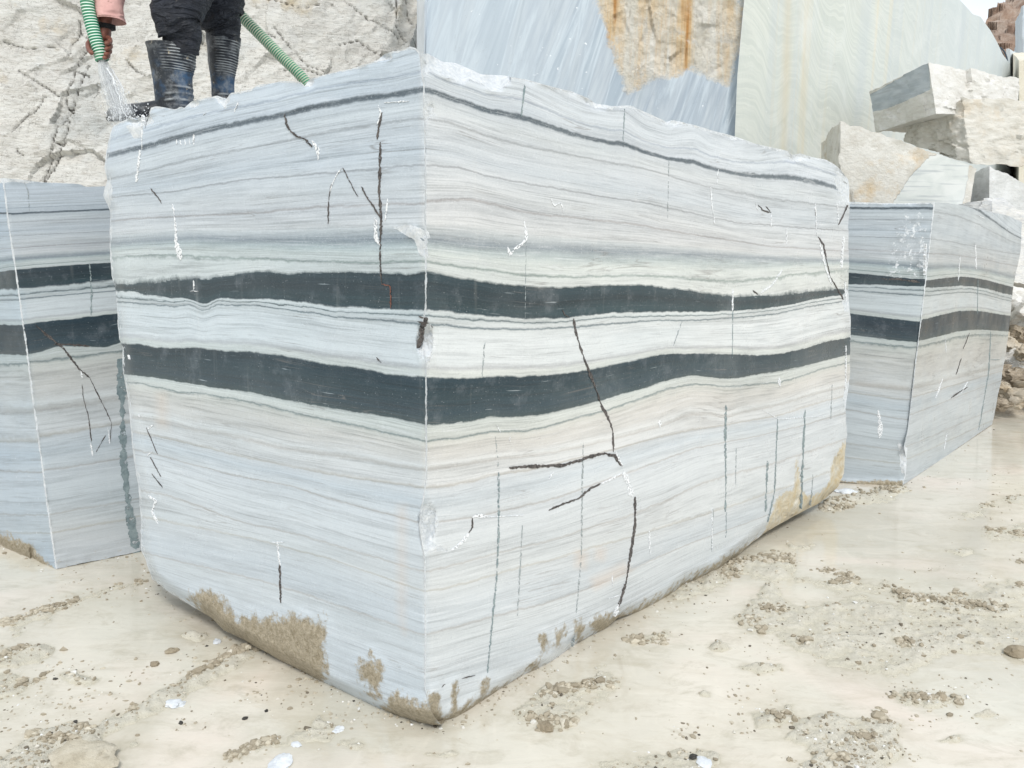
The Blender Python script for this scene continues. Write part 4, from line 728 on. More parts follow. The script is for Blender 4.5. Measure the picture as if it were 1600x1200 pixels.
PA = plane(Ac, Al, Ac + V(0, 0, 1)); Bc = at(1590, 300, 19.5); PB = plane(Ac, Bc, Ac + V(0, 0, 1))
WALL = _empty('quarry_wall', (float(Ac[0]), float(Ac[1]), 0)); tag(WALL, 'tall sawn rock wall with a grey-blue face, an orange-stained patch and a pale green-white face', 'rock wall')
OCH = [(925,-200),(933,0),(945,40),(957,77),(966,110),(975,136),(985,142),(1000,135),(1010,133),(1024,121),(1045,119),(1060,112),(1080,105),(1095,112),(1110,121),(1128,133),(1141,135),(1150,100),(1155,70),(1175,-200)]
GA = coons_px([(668,-330),(1180,-330)], [(663,620),(1144,620)], [(668,-330),(663,620)], [(1180,-330),(1163,0),(1152,120),(1148,215),(1144,620)], 210, 260)
xa, ya = GA[..., 0], GA[..., 1]; och = mask(xa, ya, [OCH], 15); pa = onp(PA, xa, ya)
def relA(x, y, P):
    f, _ = facets(P * [2.2, 2, 1.6], 90, .9); f2, _ = facets(P * [7, 7, 5], 91, .9); e = np.clip((x - 1120) / 30, 0, 1) * (y > 90)
    return mask(x, y, [OCH], 16) ** 2 * (.028 * f + .02 * f2 + .03 * fbm(P * 11, 5, 92, gain=.65)) + .004 * fbm(P * 2, 3, 93)
m = NT('sawn_wall_grey'); s, h, oc, o = m.attr('s'), m.attr('h'), m.attr('och'), m.obj()
def rotc(ang, ks, kh, k=0.0):
    a = m.math('ADD', m.math('MULTIPLY', s, math.cos(ang)), m.math('MULTIPLY', h, math.sin(ang))); b = m.math('ADD', m.math('MULTIPLY', s, -math.sin(ang)), m.math('MULTIPLY', h, math.cos(ang)))
    return m.vec(m.math('MULTIPLY', a, ks), m.math('MULTIPLY', b, kh), k)
v = rotc(math.radians(14), 3.4, .30); n1 = m.noise(v, 1, 6, .6, .9); v2 = rotc(math.radians(22), 16, .5, 4); n2 = m.noise(v2, 1, 4, .6, .5)
c = m.ramp(n1, [(.30, '8d9caa'), (.42, 'a3b0bc'), (.47, 'bec9d2'), (.52, 'a6b1bc'), (.60, 'b6bfc7'), (.7, '93a0ab')]); c = m.mix(m.rng(n2, .5, .7, 0, .35), c, 'd3dbe1'); c = m.mix(m.rng(n2, .46, .30, 0, .45), c, '8593a4')
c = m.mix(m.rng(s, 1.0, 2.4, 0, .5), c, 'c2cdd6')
vk = m.math('ABSOLUTE', m.math('SUBTRACT', m.noise(rotc(math.radians(12), 1.6, .5, 9), 1, 5, .7, .6), .5)); c = m.mix(m.rng(vk, .003, 0, 0, .25), c, '8f959a')
c = m.mix(m.rng(m.noise(o, 18, 3), .70, .76, 0, .8), c, 'eef1f4')
on = m.math('ADD', oc, m.math('MULTIPLY', m.math('SUBTRACT', m.noise(o, 6, 8, .75), .5), 1.5)); om = m.rng(on, .36, .66)
r = m.mix(m.rng(m.noise(o, 3, 6, .7), .38, .62), 'e4dfd2', 'efece4'); r = m.mix(m.rng(m.noise(o, 14, 6, .75), .52, .72, 0, .6), r, 'b3a996')
stv = m.vec(m.math('MULTIPLY', s, 3.4), m.math('MULTIPLY', h, .22), 2); st = m.noise(stv, 1, 5, .65, .3); r = m.mix(m.rng(st, .46, .60, 0, .75), r, 'e6c48e'); r = m.mix(m.rng(st, .59, .66, 0, .85), r, 'c38844'); r = m.mix(m.rng(m.noise(o, 4, 7, .75), .52, .64, 0, .7), r, 'e3e2de'); r = m.mix(m.rng(s, .0, -.6, 0, 0), r, r)
r = m.mix(m.math('MULTIPLY', m.rng(h, 3.0, 2.45), .8), r, 'aeb1b4')
c = m.mix(om, c, r)
c = m.mix(m.attr('rim'), c, 'dfe6ee')
M_WA = m.done(c, m.math('ADD', .45, m.math('MULTIPLY', om, .3)), m.bump(m.math('ADD', m.math('MULTIPLY', m.math('MULTIPLY', m.math('SUBTRACT', m.noise(o, 14, 8, .78), .5), om), 3), m.math('MULTIPLY', m.noise(o, 3, 3), .2)), .8, .03), spec=.3)
dA = (Al - Ac)[:2]; dA /= np.linalg.norm(dA)
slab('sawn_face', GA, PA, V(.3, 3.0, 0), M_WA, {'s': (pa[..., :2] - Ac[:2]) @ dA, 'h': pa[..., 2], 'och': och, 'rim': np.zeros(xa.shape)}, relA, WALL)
GB = coons_px([(1180,-330),(1380,-330),(1440,-200),(1480,-60),(1500,0),(1520,22),(1532,26),(1548,48),(1560,70),(1566,84),(1578,100)], [(1144,620),(1578,480)], [(1180,-330),(1163,0),(1152,120),(1148,215),(1144,620)], [(1578,100),(1578,480)], 260, 240)
xb, yb = GB[..., 0], GB[..., 1]; pb = onp(PB, xb, yb); dB = (Bc - Ac)[:2]; dB /= np.linalg.norm(dB)
m = NT('sawn_wall_pale'); s, h, o = m.attr('s'), m.attr('h'), m.obj()
wv = m.math('MULTIPLY', m.math('SUBTRACT', m.noise(m.vec(m.math('MULTIPLY', s, 1.1), m.math('MULTIPLY', h, .5), 1), 1, 2, .4), .5), 1.1)
# layers arch down away from the corner
ar = m.math('ADD', h, m.math('ADD', wv, m.math('MULTIPLY', s, .22))); 
n1 = m.noise(m.vec(m.math('MULTIPLY', s, .25), m.math('MULTIPLY', ar, 7.0), 3), 1, 4, .6, .2); n2 = m.noise(m.vec(m.math('MULTIPLY', s, .5), m.math('MULTIPLY', ar, 20.0), 7), 1, 3, .6, .2)
c = m.ramp(n1, [(.30, 'bfc5be'), (.45, 'c9cec8'), (.5, 'd6d9d2'), (.56, 'c5cac4'), (.7, 'cdd0ca')]); c = m.mix(m.rng(n2, .52, .68, 0, .35), c, 'dfe1da'); c = m.mix(m.rng(n2, .44, .32, 0, .14), c, 'a9b0a9'); c = m.mix(.30, c, 'c4cac4')
c = m.mix(m.rng(m.noise(m.vec(m.math('MULTIPLY', s, 2.6), m.math('MULTIPLY', h, .12), 5), 1, 4, .6, .2), .55, .70, 0, .5), c, 'd9ccab')
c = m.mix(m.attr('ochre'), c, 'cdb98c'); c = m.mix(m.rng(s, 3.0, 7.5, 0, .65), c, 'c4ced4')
c = m.mix(m.rng(m.noise(m.vec(m.math('MULTIPLY', s, 1.7), m.math('MULTIPLY', h, .08), 15), 1, 3, .5), .52, .62, 0, .3), c, 'b4bec6')
vk = m.math('ABSOLUTE', m.math('SUBTRACT', m.noise(m.vec(m.math('MULTIPLY', s, .5), m.math('MULTIPLY', ar, 1.3), 19), 1, 3, .6), .5)); c = m.mix(m.rng(vk, .002, 0, 0, .25), c, '9a9e9f')
c = m.mix(m.rng(m.noise(o, 1.6, 5, .7), .52, .75, 0, .35), c, 'e6e9ea'); c = m.mix(m.rng(m.noise(o, 28, 3), .72, .78, 0, .8), c, 'f2f4f5')
M_WB = m.done(c, .5, m.bump(m.math('ADD', n1, m.noise(o, 20, 4, .6)), .12, .02), spec=.3)
ocb = np.maximum(.55 * np.exp(-((xb - 1232 + yb * .03) / 7.0) ** 2), .35 * np.exp(-((xb - 1259 + yb * .02) / 4.0) ** 2)) * (.6 + .4 * fbm(pb * 2, 3, 95))
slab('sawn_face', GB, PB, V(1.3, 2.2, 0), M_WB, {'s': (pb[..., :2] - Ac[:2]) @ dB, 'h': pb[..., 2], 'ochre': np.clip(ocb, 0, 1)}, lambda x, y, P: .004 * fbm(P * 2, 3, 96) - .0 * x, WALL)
# the narrow end of the grey face, its lit look put into a paler colour
SG = coons_px([(652,-330),(664,-330)], [(650,620),(662,620)], [(652,-330),(650,620)], [(664,-330),(662,620)], 6, 60)
PS = plane(at(664, 300, 8.86), at(652, 300, 9.3), at(664, 300, 8.86) + V(0, 0, 1))
slab('sawn_end', SG, PS, V(.10, .5, 0), stone_mat('sawn_end_lit', 'd3dae1', 'e2e7ec', 'c2cad2', 6, .5, .2), None, None, WALL)

# hill in the far corner and what stands before it
HG = coons_px([(1533,50),(1548,32),(1562,12),(1575,-8),(1600,-30),(1700,-60)], [(1533,50),(1545,75),(1562,95),(1580,115),(1620,130),(1700,140)], [(1533,49),(1533,51)], [(1700,-60),(1700,140)], 90, 70)
PH = plane(at(1533, 60, 34), at(1700, 60, 30), at(1600, -30, 40)); HP = onp(PH, HG[..., 0], HG[..., 1]); f, _ = facets(HP * [.5, .5, .5], 99, .9); f2, _ = facets(HP * [1.6, 1.6, 1.6], 98, .9)
HP = HP + PH[1] * (.5 * f + .25 * f2 + .3 * fbm(HP * .7, 4, 97))[..., None]
hs = stone_mat('brown_hillside', '8d7668', 'a58d7c', 'cabfb4', 1.6, .85, .9, .25)
n0 = 90 * 70; low = HP[:, -1].copy(); low[:, 2] = -1
hv = np.concatenate([HP.reshape(-1, 3), low]); hf = grid_faces(90, 70).tolist() + [(i * 70 + 69, n0 + i, n0 + i + 1, (i + 1) * 70 + 69) for i in range(89)]
tag(mesh('hill', hv, hf, hs, sharp=50), kind='structure')

# ------------------------------------------------------------------ boulders: three visible vertical edges (a, b, c), each (x, y top, y bottom, [x bottom], depth)
def boulder(name, a, b, c, seed, mat, amp=.06, fr=2.0, rnd=.08, n=46, masks=None, label=None, cat='boulder', group=None, dome=0.0, lean=0.0, fine=.012):
    pt = []
    for e in (a, b, c):
        x, yt, yb_ = e[:3]; xb_ = e[3] if len(e) > 4 else x; D = e[-1]; pt.append((at(x, yt, D), at(xb_, yb_, D + lean)))
    (a0, a1), (b0, b1), (c0, c1) = pt; d0, d1 = a0 + c0 - b0, a1 + c1 - b1
    g = np.linspace(0, 1, n); u, v = np.meshgrid(g, g, indexing='ij'); u, v = u[..., None], v[..., None]
    def bil(p, q, r, s_): return p * (1 - u) * (1 - v) + q * u * (1 - v) + r * u * v + s_ * (1 - u) * v
    quads = [(a0, b0, b1, a1), (b0, c0, c1, b1), (c0, d0, d1, c1), (d0, a0, a1, d1), (a0, d0, c0, b0), (a1, b1, c1, d1)]
    P = np.stack([bil(*q_) for q_ in quads]); cen = (a0 + a1 + b0 + b1 + c0 + c1 + d0 + d1) / 8; diag = np.linalg.norm(c1 - a0)
    # rounded edges: pull every point a little towards a smoother body
    q3 = P - cen; Lr = np.linalg.norm(q3, axis=-1, keepdims=True); mx = np.max(Lr); P = cen + q3 * (1 - rnd * np.clip(Lr / mx - .55, 0, 1) ** 2 * 3)
    nrm = q3 / Lr; f, _ = facets(P * fr, seed, .9); f2, _ = facets(P * fr * 3.1, seed + 1, .9)
    w_ = amp * f + amp * .35 * f2 + fine * fbm(P * 9, 4, seed + 2, gain=.65)
    x, y = proj(P); A = {}
    sm = mask(x, y, masks['smooth'], 4) if masks and 'smooth' in masks else np.zeros(x.shape)
    A['smooth'] = sm; ed_ = np.clip((Lr[..., 0] / mx - .62) * 3, 0, 1); P = P + nrm * (w_ * (1 - .85 * sm * (1 - .6 * ed_)) - .03 * ed_ * np.clip(fbm(P * 5, 4, seed + 5, gain=.7) + .25, 0, 1))[..., None]
    if dome: P[..., 2] += dome * np.clip((P[..., 2] - cen[2]) / max(.05, (a0[2] - a1[2])), 0, 1) * np.sin(P[..., 0] * 3)
    faces = np.concatenate([grid_faces(n, n, k * n * n) for k in range(6)])
    o = mesh(name, P, faces, mat, {'smooth': sm}, sharp=38, weld=True); return tag(o, label, cat, group)
def boulder_mat(name, ra, rb, rc_, sa=None, sb=None, sc_=3.0, ang=0.0, ochre=.0, layer=3.0):
    m = NT(name); o = m.obj(); rv = m.mapv(o, (1, 1, layer), rot=(0, ang, 0)); c = m.mix(m.rng(m.noise(o, sc_ * .5, 5, .65), .38, .62), ra, rb); c = m.mix(m.rng(m.noise(rv, sc_ * 2, 7, .7, .3), .46, .66, 0, .7), c, rc_)
    if ochre: c = m.mix(m.rng(m.noise(m.mapv(o, (1, 1, 1), loc=(7, 3, 1)), sc_ * .8, 5, .7), .52, .68, 0, ochre), c, 'c2a26c')
    c = m.mix(m.rng(m.noise(rv, sc_ * 7, 8, .78), .54, .74, 0, .45), c, 'b9afa1'); c = m.mix(m.rng(m.noise(o, sc_ * 12, 5, .7), .60, .72, 0, .6), c, 'ebeae6')
    sm = m.attr('smooth'); on = m.rng(m.math('ADD', sm, m.math('MULTIPLY', m.math('SUBTRACT', m.noise(o, 8, 5, .7), .5), .6)), .47, .53)
    if sa: 
        s_ = m.mix(m.rng(m.noise(rv, sc_ * 1.4, 6, .6, .3), .4, .6), sa, sb); s_ = m.mix(m.rng(m.noise(m.mapv(o, (1, 1, 14), rot=(0, ang, 0)), 2.2, 4), .52, .66, 0, .5), s_, '9ba2a8'); c = m.mix(on, c, s_)
    hb = m.math('MULTIPLY', m.math('ADD', m.noise(rv, sc_ * 5, 8, .75), m.math('MULTIPLY', m.noise(o, sc_ * 16, 4, .7), .3)), m.math('SUBTRACT', 1, m.math('MULTIPLY', on, .93)))
    return m.done(c, .72, m.bump(hb, .55, .04), spec=.3)
BP = 'boulders and slabs piled behind the right-hand block'
boulder('boulder', (1357,143,206,1371,10.1), (1450,96,178,1462,9.1), (1592,124,180,1594,10.5), 101, boulder_mat('pale_boulder', 'dcdbd7', 'e6e6e5', 'cfccc5', 'b9c1c8', 'a6afb7', 3, .1), .05, 2.2, .06, masks={'smooth': [[(1355,150),(1450,95),(1455,140),(1420,155),(1385,170),(1362,175)]]}, fine=.02, label='tilted pale block with a dark top edge, highest of the boulder pile', group=BP)
boulder('boulder', (1396,190,222,10.0), (1500,152,256,1516,9.3), (1740,160,264,9.7), 111, boulder_mat('beige_boulder', 'd1cfc8', 'dcdad4', 'c2bcb0', sc_=2.6, ochre=.35, layer=2.5), .05, 1.8, .22, fine=.05, label='big rough beige boulder under the tilted pale block, at the right edge', group=BP)
boulder('boulder', (1282,222,600,1290,9.0), (1312,184,620,8.2), (1528,262,600,1432,8.3), 121, boulder_mat('half_sawn_boulder', 'd1cfc8', 'dddcd7', 'c0bbb0', 'c8cdcb', 'd5d8d6', 3, .3, ochre=.55, layer=1.5), .045, 2.0, .03, masks={'smooth': [[(1395,320),(1420,280),(1450,245),(1475,235),(1516,258),(1500,330),(1440,640),(1380,640)]]}, fine=.025, label='large boulder, half rough beige and half flat grey, just above the right-hand block', group=BP)
boulder('boulder', (1510,272,430,8.9), (1546,258,430,8.4), (1606,292,430,8.8), 131, boulder_mat('white_boulder', 'c9cbca', 'e6e8ea', 'b8bab9', sc_=2.0), .03, 2.5, .02, n=30, label='small grey and white angular block under the big beige boulder', group=BP)
boulder('stone_slab', (1478,317,420,8.2), (1550,305,430,7.9), (1660,352,460,8.6), 141, boulder_mat('veined_slab', 'dadcdf', 'ebeae5', 'b9bfc7', sc_=2.2, ang=.6, layer=6, ochre=.3), .05, 2.0, .05, n=34, label='veined pale slab lying right behind the top of the right-hand block', cat='stone slab', group=BP)
far = boulder_mat('far_wall_stone', 'd3cebf', 'dcd8cc', 'c2bca9', sc_=1.2, layer=1)
boulder('sawn_rock', (1581,82,560,20.5), (1592,94,560,17.0), (1720,90,560,17.0), 151, far, .03, 1.0, .0, n=30, label='pale yellowish sawn rock face at the right edge behind the boulder pile', cat='rock face')
boulder('sawn_rock', (1572,76,400,21), (1578,76,400,19.8), (1590,84,400,21), 152, stone_mat('far_blue_stone', 'c3ccd3', 'd9dfe3', 'b5bec6', 1.5), .02, 1.0, .0, n=16, label='narrow pale blue rock edge at the far end of the tall sawn wall', cat='rock face')
boulder('sawn_rock', (1586,38,110,29), (1598,8,112,27), (1700,-20,112,27), 153, stone_mat('far_grey_stone', 'a9b4bf', 'bcc5cd', '98a3ae', 1.2), .06, .8, .0, n=24, label='blue-grey sawn rock face in the top right corner before the brown hillside', cat='rock face')
RM = [boulder_mat('rubble_beige', 'b5aa98', 'c9c0b1', '94897a', sc_=4, ochre=.4), boulder_mat('rubble_white', 'dcdcda', 'eeeeec', 'bdb6aa', sc_=4), boulder_mat('rubble_brown', '9a8d7c', 'aea290', '7c7062', sc_=4)]
RUB = [(1592,470,34,9.6,1,'smooth pale rock slope at the right edge beside the second block'), (1566,538,22,8.4,0,'beige rock showing just past the right-hand block'), (1592,522,16,8.8,2,'brown rock at the right edge under the pale slope'), (1584,560,19,8.3,1,'bright white broken rock in the rubble at the right edge'), (1600,553,13,8.1,0,'small beige rock right of the white broken one'),
 (1566,582,14,8.0,2,'dark brown rock between the white rock and the block'), (1592,592,17,7.9,2,'brown rock below the white broken rock at the right edge'), (1564,606,13,7.8,0,'beige-grey rock beside the foot of the right-hand block'), (1588,622,20,7.7,0,'lowest grey-beige rock at the right edge, next to the water'), (1562,632,12,7.6,2,'small brown rock at the water line by the right-hand block'), (1618,600,26,7.9,0,'grey rock half out of the frame on the right'), (1618,500,34,9.2,1,'large pale rock mostly outside the right edge')]
for i, (x, y, rpx, D, k, lab) in enumerate(RUB):
    c0 = at(x, y, D); r_ = rpx / F * D; o = rock_mesh('rock', c0, r_, 200 + i, RM[k], flat=.8, elong=(1.25, 1, 1), rot=i, sub=4, amp=.45, freq=1.6); o.data.attributes.new('smooth', 'FLOAT', 'POINT'); tag(o, lab, 'rock', 'rubble rocks at the right edge')
# heap the rubble stands on
hx = np.linspace(3.6, 12, 70); hy = np.linspace(6.8, 16, 70); HX, HY = np.meshgrid(hx, hy, indexing='ij'); HQ = np.stack([HX, HY, HX * 0], -1)
zz_ = np.clip((HY - 7.7 - .0 * HX) / 3.0, 0, 1) * 1.5 * np.clip((HX - 3.9) / 1.2, 0, 1); f, _ = facets(HQ * 2.4, 160, .9); HQ[..., 2] = zz_ - .08 + .22 * f * np.clip(zz_ * 4, 0, 1) + .08 * fbm(HQ * 5, 4, 161)
tag(mesh('rubble_heap', HQ, grid_faces(70, 70), RM[0], {'smooth': np.zeros((70, 70))}, sharp=40), 'heap of broken beige rock at the right edge behind the right-hand block', 'rubble heap')

# ================================================================== tubes, hose, cables
def frames(C_):
    C_ = np.asarray(C_, float); T = np.gradient(C_, axis=0); T /= np.linalg.norm(T, axis=1, keepdims=True) + 1e-12; ref = V(0, 1, 0.13); N = [];
    n_ = ref - T[0] * (ref @ T[0]); n_ /= np.linalg.norm(n_)
    for t_ in T: n_ = n_ - t_ * (n_ @ t_); n_ /= np.linalg.norm(n_); N.append(n_)
    N = np.array(N); return T, N, np.cross(T, N)
def spline(pts, n):
    p = np.array(pts, float); p = np.vstack([2 * p[0] - p[1], p, 2 * p[-1] - p[-2]]); out = []; seg = len(p) - 3
    for u in np.linspace(0, seg - 1e-6, n):
        i = int(u); t_ = u - i; a, b, c, d = p[i:i + 4]; out.append(.5 * (2 * b + (c - a) * t_ + (2 * a - 5 * b + 4 * c - d) * t_ ** 2 + (3 * b - a - 3 * c + d) * t_ ** 3))
    return np.array(out)
def tube(C_, r, nseg=12, cap=True, ry=None, wob=None):
    T, N, B = frames(C_); n = len(C_); a = np.linspace(0, 2 * math.pi, nseg, endpoint=False); r = np.broadcast_to(r, (n,)); ry = r if ry is None else np.broadcast_to(ry, (n,))
    rr_ = np.ones((n, nseg)) if wob is None else 1 + wob(np.arange(n)[:, None] / (n - 1), a[None])
    Vt = C_[:, None] + (N[:, None] * (np.cos(a)[None, :, None]) * r[:, None, None] + B[:, None] * (np.sin(a)[None, :, None]) * ry[:, None, None]) * rr_[..., None]
    f = [(i * nseg + j, i * nseg + (j + 1) % nseg, (i + 1) * nseg + (j + 1) % nseg, (i + 1) * nseg + j) for i in range(n - 1) for j in range(nseg)]
    if cap: f += [tuple(range(nseg))[::-1], tuple((n - 1) * nseg + j for j in range(nseg))]
    return Vt.reshape(-1, 3), f
def merge(parts):
    vs_, fs_, o_ = [], [], 0
    for v_, f_ in parts: vs_.append(v_); fs_ += [tuple(int(k) + o_ for k in q_) for q_ in f_]; o_ += len(v_)
    return np.concatenate(vs_), fs_
m = NT('ribbed_hose'); l = m.attr('len'); ph = m.math('FRACT', m.math('MULTIPLY', l, 1 / .0115)); o = m.obj()
w_ = m.math('MULTIPLY', m.rng(ph, .52, .62), m.rng(ph, 1.0, .90)); gc = m.mix(m.rng(l, .28, .55), '2d8a68', '8aa08a'); gc = m.mix(m.rng(l, 1.0, 1.3), gc, '27805f')
c = m.mix(w_, gc, m.mix(m.rng(l, .3, .6, 0, 1), 'dfe9e2', 'c3c6b4')); c = m.mix(m.rng(m.noise(o, 12, 5, .7), .52, .72, 0, .5), c, 'a9a894')
M_HOSE = m.done(c, .4, None, spec=.4)
hp = [at(160,95,3.60), at(156,80,3.60), at(150,62,3.60), at(142,32,3.60), at(136,0,3.60), at(134,-60,3.62), at(150,-140,3.68), at(195,-225,3.78), at(255,-245,3.95), at(305,-160,4.12), at(345,-10,4.22), at(378,26,4.22), at(402,50,4.22), at(437,86,4.22), at(471,120,4.22), at(505,166,4.24), at(545,205,4.32)]
hc = spline(hp, 1900); hl = np.r_[0, np.cumsum(np.linalg.norm(np.diff(hc, axis=0), axis=1))]; rad = .0265 + .0016 * np.sin(2 * math.pi * (hl / .0115 - .2))
v_, f_ = tube(hc, rad, 20, cap=False)
vi, fi = tube(hc, rad - .004, 20, cap=False); fi = [q_[::-1] for q_ in fi]; ring = [(j, 1900 * 20 + j, 1900 * 20 + (j + 1) % 20, (j + 1) % 20) for j in range(20)]
vv_, ff_ = merge([(v_, f_), (vi, fi)]); tag(mesh('hose', vv_, ff_ + ring, M_HOSE, {'len': np.tile(np.repeat(hl, 20), 2)}), 'thick green and white ribbed hose held by the man, trailing down behind the block', 'hose')
M_CABLE = stone_mat('cable_dark', '4a5560', '3a444e', '5a6570', 8)
for k, pts in enumerate([[(1557,70),(1563,78),(1567,90),(1567,120)], [(1563,74),(1570,82),(1574,96),(1574,122)]]):
    v_, f_ = tube(spline([at(x, y, 18.2) for x, y in pts], 24), .016, 8); tag(mesh('cable', v_, f_, M_CABLE), ['dark cable nearer the pale wall, of the two hanging over its far end', 'dark cable farther right, of the two hanging over the far end of the wall'][k], 'cable')

# water leaving the hose
rs = np.random.RandomState(8); parts = []
for k in range(11):
    a, b = rs.uniform(-1, 1), rs.uniform(-1, 1); n0_ = at(160 + a * 6, 96, 3.60 + b * .022); e_ = at(193 + a * 17, 188 - abs(a) * 4 - max(a, 0) * 16, 3.55 + b * .08); mid_ = n0_ * .55 + e_ * .45 + V(.004 + a * .004, 0, .012)
    c_ = spline([n0_, mid_, e_], 44); q = np.linspace(0, 1, 44); c_ = c_ + fbm(c_ * 30 + k * 7, 4, k, gain=.65)[:, None] * V(.014, .010, .004) * q[:, None]
    r_ = (.0016 + .0028 * rs.uniform() ** 2) * (1 + .6 * fbm(c_ * 90 + 5 * k, 2, 50 + k)); i0 = rs.randint(0, 12); i1 = 44 if rs.uniform() < .35 else rs.randint(i0 + 8, 44); parts.append(tube(c_[i0:i1], np.maximum(r_[i0:i1], .0008), 6))
for k in range(520):
    q = rs.uniform(.05, 1.05) ** .8; a = rs.normal(0, .62); p_ = at(160 + 30 * q + a * (5 + 17 * q), 96 + 90 * q, 3.60 - .04 * q + rs.normal(0, .03 * q)); parts.append((IV * rs.uniform(.0008, .0030) * V(1, 1, rs.uniform(1, 3.5)) + p_, IF))
for k in range(90):
    p_ = at(rs.uniform(172, 232), rs.uniform(158, 190), 3.5 + rs.uniform(-.05, .1)); parts.append((IV * rs.uniform(.001, .0035) + p_, IF))
m = NT('water_spray'); M_SPR = m.done('f6f9fc', .15, None, spec=.6, Transmission_Weight=.35, IOR=1.2, Alpha=.72)
m2 = NT('water_veil'); fl = m2.vec(m2.math('MULTIPLY', m2.attr('arnd'), 9.0), m2.math('MULTIPLY', m2.attr('alng'), 2.2), m2.attr('shell')); nn_ = m2.noise(fl, 1, 6, .7, .6)
nz2 = m2.noise(m2.vec(m2.math('MULTIPLY', m2.attr('arnd'), 30.0), m2.math('MULTIPLY', m2.attr('alng'), 11.0), m2.attr('shell')), 1, 4, .7)
al = m2.math('ADD', m2.rng(nn_, .42, .64, 0, .6), m2.rng(nz2, .54, .66, 0, .45), clamp=True); al = m2.math('MULTIPLY', al, m2.rng(m2.attr('alng'), .0, 1.0, .95, .55))
M_VEIL = m2.done('eef3f7', .12, m2.bump(nn_, .6, .02), spec=.7, Alpha=al)
vparts = []; va, vl, vs_ = [], [], []
for k in range(4):
    c_ = spline([at(160, 95, 3.6), at(166, 118, 3.59), at(178, 150, 3.57), at(192, 188, 3.54)], 50); q = np.linspace(0, 1, 50); kk_ = 1 - .2 * k
    v_, f_ = tube(c_, (.018 + .030 * q) * kk_, 28, cap=False, ry=(.018 + .040 * q) * kk_, wob=(lambda u, a: .25 * u * fbm(np.stack(np.broadcast_arrays(u * 5, np.cos(a) * 1.5, np.sin(a) * 1.5 + 9 * k), -1), 4, k)))
    vparts.append((v_, f_)); va.append(np.tile(np.sin(np.linspace(0, 2 * math.pi, 28, endpoint=False)), 50)); vl.append(np.repeat(q, 28)); vs_.append(np.full(1400, 7.0 * k))
nj = sum(len(p_[0]) for p_ in parts); v_, f_ = merge(parts + vparts); nf0 = sum(len(p_[1]) for p_ in parts); z0 = np.zeros(nj)
wj = mesh('water_jet', v_, f_, [M_SPR, M_VEIL], {'arnd': np.r_[z0, np.concatenate(va)], 'alng': np.r_[z0, np.concatenate(vl)], 'shell': np.r_[z0, np.concatenate(vs_)]})
wj.data.polygons.foreach_set('material_index', [0] * nf0 + [1] * (len(f_) - nf0)); tag(wj, 'stream of water pouring from the hose onto the corner of the big block', 'water jet', kind='stuff')

# ================================================================== THE MAN
MAN = _empty('person', tuple(float(q_) for q_ in at(300, 200, 3.85))); tag(MAN, 'man in pink sleeves and rubber boots standing on the big block with a hose', 'person')
zt = 2.11
def anchor(x, Yd, z): p_ = at(x, 200, Yd); p_ = p_.copy(); p_[2] = z; return p_
ankA, ankB = anchor(272, 3.70, zt + .09), anchor(348, 4.05, zt + .09)
kneeA, kneeB = at(276, 22, 3.68), at(330, 16, 4.02); hipA, hipB = at(338, -112, 3.82), at(352, -112, 4.08)
pel, spn, chs, nek = at(347, -128, 3.95), at(300, -190, 3.94), at(225, -245, 3.93), at(182, -262, 3.93); hed = at(150, -268, 3.92)
shA, elA, wrA = at(208, -228, 3.78), at(190, -100, 3.74), at(164, 34, 3.66); shB, elB, wrB = at(226, -225, 4.10), at(190, -130, 4.02), at(150, -62, 3.74)
toeA = ankA + V(-.20, -.03, -.05); toeB = ankB + V(-.19, -.05, -.05)
def skin_obj(name, chains, mat, parent, lv=2):
    me = bpy.data.meshes.new(name); vs_, es_, rd, roots = [], [], [], []
    for ch in chains:
        idx = {}
        for key, p_, r_, par in ch:
            idx[key] = len(vs_); vs_.append(tuple(np.array(p_) - np.array(parent.location))); rd.append(r_)
            if par is None: roots.append(idx[key])
            else: es_.append((idx[par], idx[key]))
    me.from_pydata(vs_, es_, []); o = link(bpy.data.objects.new(name, me), parent); md = o.modifiers.new('skin', 'SKIN'); md.use_smooth_shade = True
    for i, r_ in enumerate(rd):
        sv = me.skin_vertices[0].data[i]; sv.radius = (r_, r_) if np.isscalar(r_) else r_; sv.use_root = i in roots
    s_ = o.modifiers.new('sub', 'SUBSURF'); s_.levels = lv; s_.render_levels = lv; me.materials.append(mat); return o
m = NT('skin'); o = m.obj(); M_SKIN = m.done(m.mix(m.rng(m.noise(o, 40, 4), .4, .65), '6b4337', '85574a'), .5, m.bump(m.noise(o, 160, 4), .3, .002), spec=.4, Subsurface_Weight=.05)
